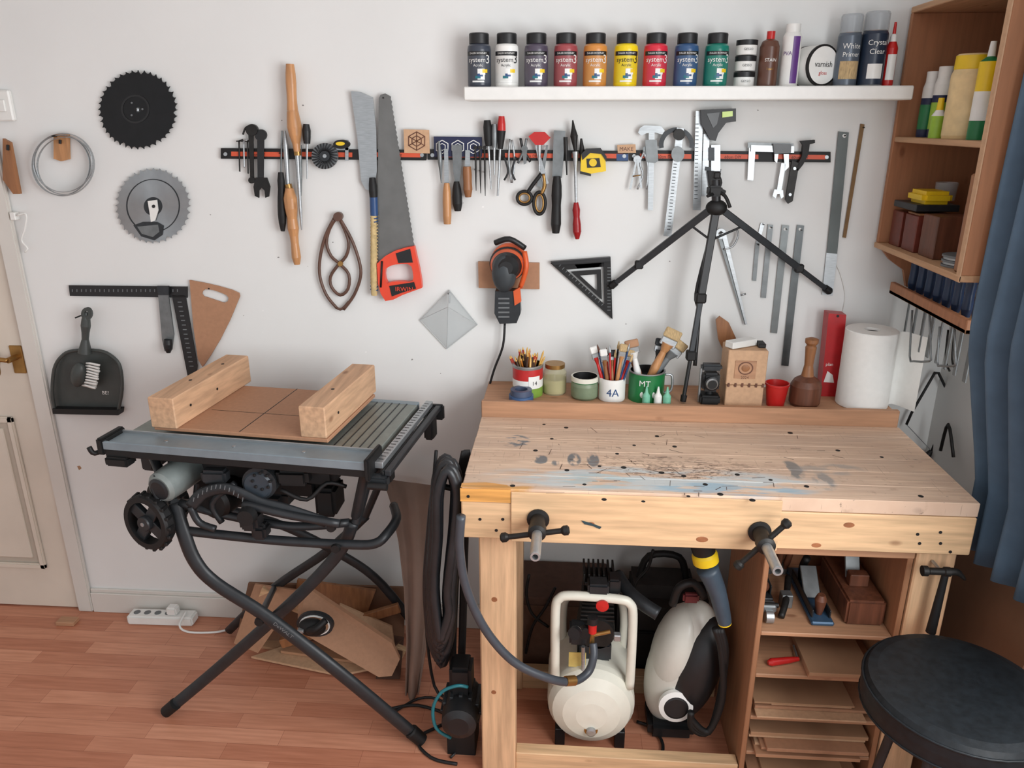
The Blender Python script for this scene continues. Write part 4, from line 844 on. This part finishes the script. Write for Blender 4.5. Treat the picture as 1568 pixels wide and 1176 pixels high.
c=PY(482,957,2.03); b.ring([c+V((.06*cos(t),-.0,.045*sin(t))) for t in [2*pi*i/28 for i in range(28)]],[c+V((.05*cos(t),-.0,.036*sin(t))) for t in [2*pi*i/28 for i in range(28)]],(0,.014,0),DGREY)
b.ball(c+V((-.005,-.012,0)),.045,DBLACK,(1,.5,.7)); b.ring([c+V((.05*cos(t),-.004,.037*sin(t))) for t in [2*pi*i/28 for i in range(28)]],[c+V((.046*cos(t),-.004,.033*sin(t))) for t in [2*pi*i/28 for i in range(28)]],(0,.01,0),WHITE)
b.tube([c+V((-.01,-.03,0)),c+V((.02,-.045,.02)),c+V((.045,-.02,.035))],.012,DBLACK); b.box(c+V((-.035,-.03,.0)),(.02,.02,.012),STEEL); b.done()
b=B('power_strip'); p=PZ(203,948,0); q=PZ(302,951,0)
b.beam(p+V((0,-.01,.02)),q+V((0,-.01,.02)),.055,.038,WHITE,bev=.006)
d=(q-p).normalized()
for k in range(4): b.cyl(p+d*(.03+.04*k)+V((0,-.01,.039)),p+d*(.03+.04*k)+V((0,-.01,.041)),.012,GREY,seg=14)
b.box(p+d*.17+V((0,-.01,.055)),(.04,.035,.034),WHITE,bev=.006)
b.tube([q+V((-.03,-.01,.05)),PZ(275,958,.03),PZ(290,968,.006),PZ(330,968,.006),PZ(358,962,.006)],.004,WHITE); b.done()
# ---------------------------------------------------------------- ledge items
ZL=.9752
def lx(u,y): return PY(u,600,y).x
def cont(b,u,vt,w,y,prof,m):
    c=V((lx(u,y),y,ZL)); k=sc(u,600,y); h=PY(u,vt,y).z-ZL; r=w/2*k
    b.lathe([(p[0]*r,p[1]*h)+tuple(p[2:]) for p in prof],c,(0,0,1),m,28); return c,h,r
CANR=mat('tin_red',(186,44,44),.35); CANG=mat('tin_green',(120,156,64),.35)
b=B('pencil_tin'); c,h,r=cont(b,808,556,46,2.30,[(1,0,CANG),(1,.25,CANG),(1,.3,WHITE),(1,.55,CANR),(1,.75,CANR),(1,.9,STEEL),(1.03,.97,STEEL),(1.03,1,STEEL),(.93,1,DBLACK),(.93,.8,DBLACK),(0,.8,DBLACK)],CANG)
label(b,c,r+.0008,h*.3,h*.7,WHITE,.1,.9); b.text('14',.018,DBLACK,wrap(c,r+.0015,h*.42,.5))
pcs=[mat('pencil_%d'%i,q,.5) for i,q in enumerate(((214,170,90),(180,60,40),(230,190,120),(70,50,40),(200,120,40)))]
for i in range(48):
    a=random.uniform(0,2*pi); q=random.uniform(0,.85)*r; t=c+V((q*cos(a),q*sin(a),h*.8)); e=t+V((q*cos(a)*.35+random.uniform(-.008,.008),q*sin(a)*.3,random.uniform(.028,.058)))
    b.cyl(t,e,.0034,random.choice(pcs),seg=6); b.cyl(e,e+(e-t).normalized()*.009,.0034,pcs[0],r2=.0006,seg=6)
b.done()
b=B('blue_tape_roll'); c=V((lx(798,2.228),2.228,ZL)); b.lathe([(.020,0),(.038,0),(.038,.022),(.020,.022),(.020,0)],c,(0,0,1),mat('tape_blue',(60,90,130),.4),28,caps=False)
b.lathe([(.02,0),(.033,0),(.033,.018),(.02,.018),(.02,0)],c+V((.0,0,.0222)),(0,0,1),mat('tape_grey',(72,84,108),.4),28,caps=False); b.done()
b=B('glass_jar'); c,h,r=cont(b,849,556,36,2.32,[(.95,0),(1,.05),(1,.72),(.8,.84),(.8,.86,GOLD),(.84,.87,GOLD),(.84,1,GOLD)],GLASS); label(b,c,r*.98,h*.05,h*.5,mat('jar_content',(176,168,110),.6),-3.1,3.1,30); b.done()
b=B('ceramic_pot'); cont(b,895,575,42,2.28,[(.85,0),(.98,.1),(1,.6),(.95,.75,GREEN),(1,.8,CREAM),(1,1,CREAM),(.88,1,DBLACK),(.85,.7,DBLACK),(0,.7,DBLACK)],mat('pot_green',(120,134,108),.4)); b.done()
def brush(b,p,d,L,w,hm,bm_=BRISTLE):
    d=V(d).normalized(); p=V(p); q=p+d*L
    b.lathe([(w*.18,0),(w*.28,L*.3),(w*.2,L*.6),(w*.4,L*.75)],p,d,hm,10)
    b.beam(p+d*L*.70,p+d*L*.84,w,.009,STEEL,up=(0,1,0))
    b.beam(p+d*L*.84,q,w*1.05,.010,bm_,up=(0,1,0),bev=.003)
b=B('mug_of_paintbrushes'); c,h,r=cont(b,937,577,40,2.27,[(.95,0),(1,.05),(1,1),(.9,1),(.9,.75,DBLACK),(0,.75,DBLACK)],WHITE); b.text('4A',.034,BLUE,wrap(c,r+.001,h*.3))
for i in range(14):
    a=-.45+.07*i; t=c+V((a*.05,random.uniform(-.02,.02),h*.5)); L=random.uniform(.11,.17)
    if i%3==0: brush(b,t,(a*.7,random.uniform(-.1,.2),1),L,.022,random.choice((BWOOD,RED,OAKH)),random.choice((BRISTLE,DGREY,WHITE)))
    else:
        d=V((a*.6,random.uniform(-.1,.2),1)).normalized(); b.cyl(t,t+d*L*.8,.003,random.choice((DBLACK,BWOOD,RED,BLUE)),seg=6); b.lathe([(.003,0),(.0045,.004),(.004,.012),(.0008,.026)],t+d*L*.8,d,random.choice((STEEL,DWOOD,BRISTLE)),8)
b.done()
b=B('green_tin_of_brushes'); c,h,r=cont(b,989,566,54,2.285,[(1,0),(1,.95),(1.03,.97,STEEL),(1.03,1,STEEL),(.93,1,DBLACK),(.93,.75,DBLACK),(0,.75,DBLACK)],mat('tin_dgreen',(26,112,60),.35)); b.text('MT',.026,WHITE,wrap(c,r+.001,h*.6,-.2))
b.ball(c+V((.0,-r*.93,h*.3)),.02,WHITE,(1.2,.12,.8))
brush(b,c+V((0,.0,h*.5)),(.45,.05,1),.19,.05,OAKH,BRISTLE); brush(b,c+V((.0,.01,h*.5)),(.75,.02,1),.17,.05,GREY,BRISTLE); brush(b,c+V((-.02,-.01,h*.5)),(-.25,-.05,1),.15,.04,WHITE,mat('bristle2',(170,130,100),.8)); brush(b,c+V((.02,0.02,h*.5)),(.15,.1,1),.14,.03,DGREY,DGREY); brush(b,c+V((-.01,0.02,h*.5)),(-.5,.1,1),.13,.04,BWOOD,WHITE)
b.tube([c+V((r,0,h*.85)),c+V((r+.022,0,h*.8)),c+V((r+.022,0,h*.3)),c+V((r,0,h*.2))],.004,STEEL); b.done()
for u in (990,1008,1022):
    b=B('glue_nozzle_bottle'); c=V((lx(u,2.222),2.222,ZL)); b.lathe([(.012,0),(.012,.03),(.009,.035),(.006,.04),(.002,.06)],c,(0,0,1),random.choice((WHITE,mat('mint',(120,190,160),.4))),14); b.done()
b=B('webcam_on_stand'); c=V((lx(1086,2.26),2.26,ZL)); b.bx(c.x-.03,c.x+.03,2.23,2.29,ZL,ZL+.03,DBLACK,bev=.006); b.box((c.x,2.26,ZL+.07),(.05,.045,.06),BLACK,bev=.008); b.cyl((c.x,2.26,ZL+.02),(c.x,2.26,ZL+.05),.012,BLACK); b.lathe([(.02,0),(.022,.01),(.018,.012,STEEL),(.014,.016,DBLACK),(0,.016,DBLACK)],c+V((0,-.022,.07)),(0,-1,0),BLACK,20); b.box((c.x,2.26,ZL+.115),(.062,.03,.02),DGREY,bev=.006); b.cyl(c+V((-.03,0,.11)),c+V((-.03,0,.0)),.004,STEEL); b.done()
b=B('wooden_gift_box'); y=2.275; xa=PY(1108,580,y).x; xb=PY(1165,580,y).x; zb=PY(1130,530,y).z; zm=PY(1130,582,y).z
b.bx(xa,xb,y-.045,y+.05,ZL,zm-.002,MDFL); b.bx(xa-.002,xb+.002,y-.047,y+.05,zm,zb,MDFL); b.box(((xa+xb)/2-.005,y-.0485,(zm+zb)/2-.005),(.062,.002,.055),PLYX,bev=0)
cc=V(((xa+xb)/2-.005,y-.05,(zm+zb)/2)); b.ring([cc+V((.022*cos(t),0,.02*sin(t))) for t in [2*pi*i/24 for i in range(24)]],[cc+V((.019*cos(t),0,.017*sin(t))) for t in [2*pi*i/24 for i in range(24)]],(0,-.001,0),DWOOD); b.ball(cc,.012,BWOOD,(1,.1,.9)); b.text('2024',.012,DWOOD,lambda x,y_:cc+V((x,0,y_-.033)))
for i in range(6): b.box((xa+.006+i*(xb-xa-.01)/5,y-.048,zm),(.006,.002,.012),DWOOD,bev=0)
b.beam((xa+.0,y-.03,zb+.012),(xb-.03,y+.02,zb+.012),.035,.02,WHITE); b.bx(xb-.022,xb,y-.02,y+.02,zb+.0005,zb+.014,DBLACK); b.done()
b=B('wooden_spatula'); b.prism([PY(u,v,2.38) for u,v in ((1096,490),(1102,484),(1116,494),(1128,520),(1134,548),(1130,606),(1120,606),(1118,560),(1100,520))],(0,.006,0),BWOOD); b.done()
b=B('red_plastic_cup'); cont(b,1189,586,36,2.25,[(.72,0),(.95,.9),(1.02,.92),(1.02,1),(.92,1),(.68,.1),(0,.1)],RED); b.done()
b=B('wooden_mallet'); cont(b,1233,517,46,2.26,[(.85,0),(1,.05),(1,.3),(.8,.38),(.4,.44,BWOOD),(.28,.6,BWOOD),(.32,.75,BWOOD),(.36,.86,BWOOD),(.28,.89,BWOOD),(.42,.93,BWOOD),(.42,.98,BWOOD),(.2,1,BWOOD)],DWOOD); b.done()
b=B('red_product_box'); y=2.37; b.prism([PY(u,v,y-.03) for u,v in ((1256,610),(1283,610),(1296,482),(1269,480))],(0,.045,0),mat('box_red',(176,26,32),.4)); cc=PY(1270,560,y-.0305); b.text('plan',.014,WHITE,lambda x,yy:cc+V((x,0,yy))); b.prism([PY(u,v,y-.031) for u,v in ((1261,585),(1277,586),(1275,574),(1267,568))],(0,-.0005,0),WHITE); b.cyl(PY(1283,484,y-.032),PY(1283,484,y-.03),.004,DBLACK); b.done()
b=B('paper_towel_roll'); c,h,r=cont(b,1321,504,75,2.28,[(.97,0),(1,.01),(1,.99),(.97,1),(.3,1),(.28,.97,DBLACK),(0,.97,DBLACK)],PAPER)
vs=[]
for i in range(9):
    t=i/8
    for j in range(5):
        s_=j/4; vs.append(V((c.x+r*.85+t*.065,c.y-.03+.03*sin(t*4)-t*.02,ZL+.004+h*.97*s_)))
b.add(vs,[(i*5+j,i*5+j+1,i*5+j+6,i*5+j+5) for i in range(8) for j in range(4)],PAPER,True); b.done()
# ---------------------------------------------------------------- tripod
b=B('camera_tripod')
yc=2.30; ap=PY(1097,318,yc)
foot=PY(1047,600,2.245); foot.z=ZL+.006
b.beam(ap,ap+(foot-ap)*.45,.022,.018,BLACK,up=(0,1,0)); b.beam(ap+(foot-ap)*.4,ap+(foot-ap)*.75,.016,.014,DGREY,up=(0,1,0)); b.cyl(ap+(foot-ap)*.7,foot,.006,BLACK); b.lathe([(.009,0),(.01,.02)],foot,(ap-foot),DBLACK,12)
for k in (.45,.75): b.box(ap+(foot-ap)*k,(.03,.026,.03),DBLACK,bev=.004)
b.tube([PY(1083,380,yc),PY(1066,450,yc-.01),PY(1070,480,yc),PY(1064,560,2.26)],.006,BLACK)
for (u,v,s) in ((936,438,-1),(1270,446,1)):
    e=PY(u,v,2.402); st=ap+V((s*.02,0,-.008)); dd=e-st
    b.beam(st,st+dd*.72,.02,.016,DGREY,up=(0,1,0)); b.beam(st+dd*.68,e,.015,.013,DGREY,up=(0,1,0)); b.box(st+dd*.7,(.026,.02,.026),DBLACK,bev=.004); b.lathe([(.011,-.02),(.012,0),(.008,.006)],e,dd,DBLACK,12); b.cyl(ap+(foot-ap)*.16,st+dd*.18,.0035,BLACK,seg=8)
b.ball(ap,.026,DBLACK,(1.2,.9,.9)); b.cyl(ap,PY(1096,275,yc),.013,BLACK); b.box(PY(1094,292,yc),(.04,.04,.03),DBLACK,bev=.006); b.cyl(PY(1094,296,yc),PY(1084,300,yc-.05),.005,DBLACK); b.box(PY(1097,268,yc),(.02,.03,.02),DBLACK,bev=.004); b.tube([PY(1094,290,yc),PY(1110,300,yc-.02),PY(1118,318,yc-.03)],.005,DBLACK)
b.done()
# ---------------------------------------------------------------- right cabinet
XC=.932; ya,yb2=1.87,2.405; z0,z1,zm=1.45,2.075,1.752
b=B('wall_cabinet')
b.bx(XC,XR-.002,yb2-.016,yb2,z0,z1,CABW); b.bx(XC,XR-.002,ya,ya+.016,z0,z1,CABW); b.bx(XR-.012,XR-.002,ya,yb2,z0,z1,CABIN)
b.bx(XC-.004,XR-.002,ya,yb2,z0-.016,z0,PLY); b.bx(XC,XR-.002,ya,yb2,z1,z1+.016,PLY); b.bx(XC+.002,XR-.012,ya+.016,yb2-.016,zm-.014,zm,PLY)
b.bx(XC-.003,XC+.0,ya,ya+.018,z0-.016,z1+.016,MDFL,bev=0)
b.prism([V((XC+.01,yb2-.01,z0-.016)),V((XR-.01,yb2-.01,z0-.016)),V((XR-.01,yb2-.01,z0-.15)),V((XC+.14,yb2-.01,z0-.145)),V((XC+.10,yb2-.01,z0-.13)),V((XC+.085,yb2-.01,z0-.08)),V((XC+.04,yb2-.01,z0-.05))],(0,-.015,0),CABW)
b.bx(XC+.05,XC+.065,ya+.03,yb2-.03,z0-.15,z0-.115,CABW); b.bx(XC+.05,XR-.01,ya+.03,yb2-.03,z0-.15,z0-.138,PLY)
b.done()
def citem(name,y,h,r,prof,zb,x=1.02,ext=None):
    b=B(name); c=V((x,y,zb+.0005)); b.lathe([(p[0]*r,p[1]*h)+tuple(p[2:]) for p in prof],c,(0,0,1),prof[0][2],22)
    if ext: ext(b,c,r,h)
    b.done()
YG=mat('yellowgreen',(150,190,60),.4); BEI=mat('beige_bottle',(226,200,150),.45)
def lab(m): return lambda b,c,r,h: b.lathe([(r+.0006,h*.12),(r+.0006,h*.5)],c,(0,0,1),m,22,caps=False)
def glue(cm): return [(.95,0,cm),(1,.04,cm),(1,.6,WHITE),(1,.75,WHITE),(.85,.82,WHITE),(.8,.84,WHITE),(.8,1,WHITE)]
citem('wood_glue_bottle',2.335,.17,.02,glue(NAVY),zm,.99,lab(GREEN)); citem('wood_glue_bottle',2.285,.18,.022,glue(NAVY),zm,1.0,lab(YG)); citem('wood_glue_bottle',2.235,.185,.025,glue(GREEN),zm,1.03,lab(NAVY))
citem('super_glue_bottle',2.215,.1,.018,[(1,0,YG),(1,.55,WHITE),(.5,.7,YELL),(.4,1,YELL)],zm,.97)
citem('wood_filler_tub',2.14,.2,.046,[(.95,0,BEI),(1,.04,BEI),(1,.75,BEI),(.9,.82,YELL),(.92,.83,YELL),(.9,.98,BEI),(.8,1,BEI)],zm,1.0)
citem('sealant_tube',2.04,.22,.022,[(1,0,GREEN),(1,.2,WHITE),(1,.5,YELL),(1,.8,GREEN),(.4,.85,WHITE),(.3,1,WHITE)],zm,.99); citem('sealant_tube',1.985,.25,.022,[(1,0,WHITE),(1,.3,YELL),(1,.85,GREEN),(.4,.88,WHITE),(.3,1,WHITE)],zm,1.02)
citem('silver_spray_can',1.93,.19,.026,[(1,0,STEEL),(1,.8,STEEL),(.8,.85,GREEN),(.8,1,GREEN)],zm,1.0)
b=B('small_wooden_box'); b.bx(.955,1.03,2.30,2.37,z0+.0005,z0+.10,DRED); b.done()
b=B('small_wooden_box'); b.bx(.955,1.05,2.20,2.28,z0+.0005,z0+.10,DRED); b.bx(.958,1.047,2.203,2.277,z0+.1,z0+.106,BWOOD); b.done()
b=B('small_wooden_box'); b.bx(.96,1.06,2.09,2.18,z0+.0005,z0+.11,DWOOD); b.done()
b=B('abrasive_tray'); b.bx(.945,1.06,2.20,2.35,z0+.112,z0+.13,DGREY); b.done()
b=B('yellow_sponge'); b.bx(.96,1.04,2.20,2.31,z0+.1305,z0+.165,YELL,bev=.012); b.done()
b=B('glass_tumbler'); b.lathe([(.026,0),(.03,.05),(.028,.05),(.024,.003)],(1.075,2.33,z0+.1305),(0,0,1),CLEAR,20,caps=False); b.done()
b=B('coaster_stack')
for i in range(5): b.lathe([(.042,i*.006),(.042,i*.006+.005)],(.985+.004*(i%2),1.995,z0+.0005),(0,0,1),STEEL if i%2 else GREY,24)
b.done()
b=B('framed_wood_panel'); b.bx(.94,1.1,1.90,1.93,z0+.0005,z0+.23,BWOOD,bev=.004); b.bx(.95,1.1,1.935,1.95,z0+.0005,z0+.16,DRED); b.done()
b=B('chisel_set')
BH=mat('chisel_blue',(40,60,92),.4,0,.1)
for i in range(8):
    y=2.34-.055*i; zc=z0-.132; x=XC+.10
    b.lathe([(.010,0),(.014,.02),(.012,.06),(.014,.095),(.008,.105)],(x,y,zc),(0,0,1),BH,14); b.lathe([(.005,-.015),(.009,0)],(x,y,zc),(0,0,1),STEEL,12)
    b.box((x,y,zc-.085),(.004,.008+.003*(i%4),.15),DSTEEL,bev=.001)
b.done()
for (u,v,w_,h_) in ((1410,475,26,78),(1450,500,22,60)):
    b=B('small_saw_frame'); X=.985
    b.tube([PX(u-w_/2,v,X),PX(u-w_/2-4,v+h_*.9,X),PX(u-w_/2+2,v+h_,X),PX(u+w_/2,v+h_,X),PX(u+w_/2+2,v+h_*.85,X),PX(u+w_/2,v,X)],.003,DSTEEL,sub=2); b.done()
# coping saws hang nearly parallel to the back wall from a peg by the cabinet
b=B('coping_saw')
yq=2.38
b.tube([PY(u,v,yq) for u,v in ((1388,650),(1396,632),(1432,570),(1437,571),(1456,610),(1457,618),(1426,692))],.0042,DBLACK,sub=1)
b.lathe([(.006,0),(.011,.02),(.010,.06),(.013,.09),(.008,.1)],PY(1426,690,yq),V((-.5,0,-1)),DBLACK,14); b.cyl(PY(1424,688,yq),PY(1388,650,yq),.0014,STEEL,seg=6)
b.cyl(PY(1434,572,D),PY(1434,572,yq-.01),.003,IRON,seg=8); b.done()
b=B('hanging_hook_tools')
for u in (1452,1462): b.tube([PX(u,505,1.1),PX(u-4,550,1.1),PX(u+2,568,1.1)],.003,IRON)
b.tube([PX(1440,690,1.17),PX(1452,650,1.17),PX(1460,700,1.17)],.005,IRON); b.done()
b=B('leaning_dark_boards'); b.prism([V((1.0,2.2,0)),V((1.0,1.6,0)),V((1.15,1.6,.75)),V((1.15,2.2,.75))],(.014,0,0),mat('dark_board',(120,86,64),.6,0,.1,8)); b.prism([V((1.05,1.95,0)),V((1.05,1.45,0)),V((1.17,1.45,.5)),V((1.17,1.95,.5))],(-.012,0,0),BLACK)
b.prism([V((1.0,1.50,0)),V((1.0,1.46,0)),V((1.17,1.60,.70)),V((1.17,1.64,.70))],(.02,0,0),DWOOD); b.done()
# ---------------------------------------------------------------- curtain
CUR=mat('curtain_cloth',(82,104,124),.85,0,.1,14,(1,1,1),.1)
b=B('curtain'); ny,nz=110,26; vs=[]
for j in range(nz):
    z=.745+(2.38-.745)*j/(nz-1); t=max(0,min(1,(z-.95)/.35)); xc=1.075-.075*t
    for i in range(ny):
        s_=i/(ny-1); y=1.862-.012*(1-t)-s_*.50
        amp=.030*(.8+.3*sin(s_*5+1)); x=xc+amp*sin(s_*2*pi*6.5+.35*sin(z*2.1)+pi)+.006*sin(z*3+s_*9)
        if z<1.0: x=max(x,1.006)
        vs.append(V((x,y,z)))
b.add(vs,[(j*ny+i,j*ny+i+1,(j+1)*ny+i+1,(j+1)*ny+i) for j in range(nz-1) for i in range(ny-1)],CUR,True)
o=b.done(); md=o.modifiers.new('s','SOLIDIFY'); md.thickness=.003
b=B('curtain_rod'); b.cyl((1.05,-.5,2.39),(1.05,2.0,2.39),.011,DSTEEL); b.ball((1.05,2.0,2.39),.02,DSTEEL)
for y in (-.4,1.95): b.cyl((1.05,y,2.39),(XR,y,2.39),.007,DSTEEL)
b.done()
# ---------------------------------------------------------------- stool
b=B('shop_stool'); c=V((.885,1.445,0)); r=.195; hz=.625
b.lathe([(r*.8,hz-.085,DBLACK),(r*.96,hz-.08),(r,hz-.068),(r*1.005,hz-.04),(r,hz-.018),(r*.95,hz-.004),(r*.85,hz),(r*.4,hz+.002),(0,hz+.002)],c,(0,0,1),LEATH,56)
b.tube([c+V((r*1.003*cos(2*pi*i/40),r*1.003*sin(2*pi*i/40),hz-.016)) for i in range(40)],.003,LEATH,True,6,1); b.tube([c+V((r*1.0*cos(2*pi*i/40),r*1.0*sin(2*pi*i/40),hz-.07)) for i in range(40)],.003,LEATH,True,6,1)
for a in (pi/4,3*pi/4,5*pi/4,7*pi/4): b.cyl(c+V((.1*cos(a),.1*sin(a),hz-.08)),c+V((.17*cos(a),.17*sin(a),0.0)),.011,DGREY)
b.tube([c+V((.147*cos(2*pi*i/32),.147*sin(2*pi*i/32),.2)) for i in range(32)],.008,DGREY,True,8,1); b.done()
# ---------------------------------------------------------------- lights
def area(name,loc,tgt,sx,sy,pw,col):
    l=bpy.data.lights.new(name,'AREA'); l.shape='RECTANGLE'; l.size=sx; l.size_y=sy; l.energy=pw; l.color=col
    o=bpy.data.objects.new(name,l); o.location=loc; o.rotation_euler=(V(tgt)-V(loc)).to_track_quat('-Z','Y').to_euler(); bpy.context.scene.collection.objects.link(o)
area('window_daylight',(XR+.12,.65,1.62),(-.4,1.4,1.25),1.9,1.25,74,(.97,.985,1.0))
w=bpy.data.worlds.new('World'); bpy.context.scene.world=w; w.use_nodes=True
w.node_tree.nodes['Background'].inputs[0].default_value=(.89,.95,1,1); w.node_tree.nodes['Background'].inputs[1].default_value=.95
# ---------------------------------------------------------------- camera
cd=bpy.data.cameras.new('Camera'); co=bpy.data.objects.new('Camera',cd); bpy.context.scene.collection.objects.link(co)
cd.sensor_width=36; cd.lens=F/1568*36; cd.clip_start=.01
M3=Matrix((R_,U_,-Fw)).transposed(); co.matrix_world=Matrix.Translation(CAM)@M3.to_4x4()
bpy.context.scene.camera=co
bpy.context.scene.view_settings.view_transform='Standard'
bpy.context.scene.view_settings.exposure=0
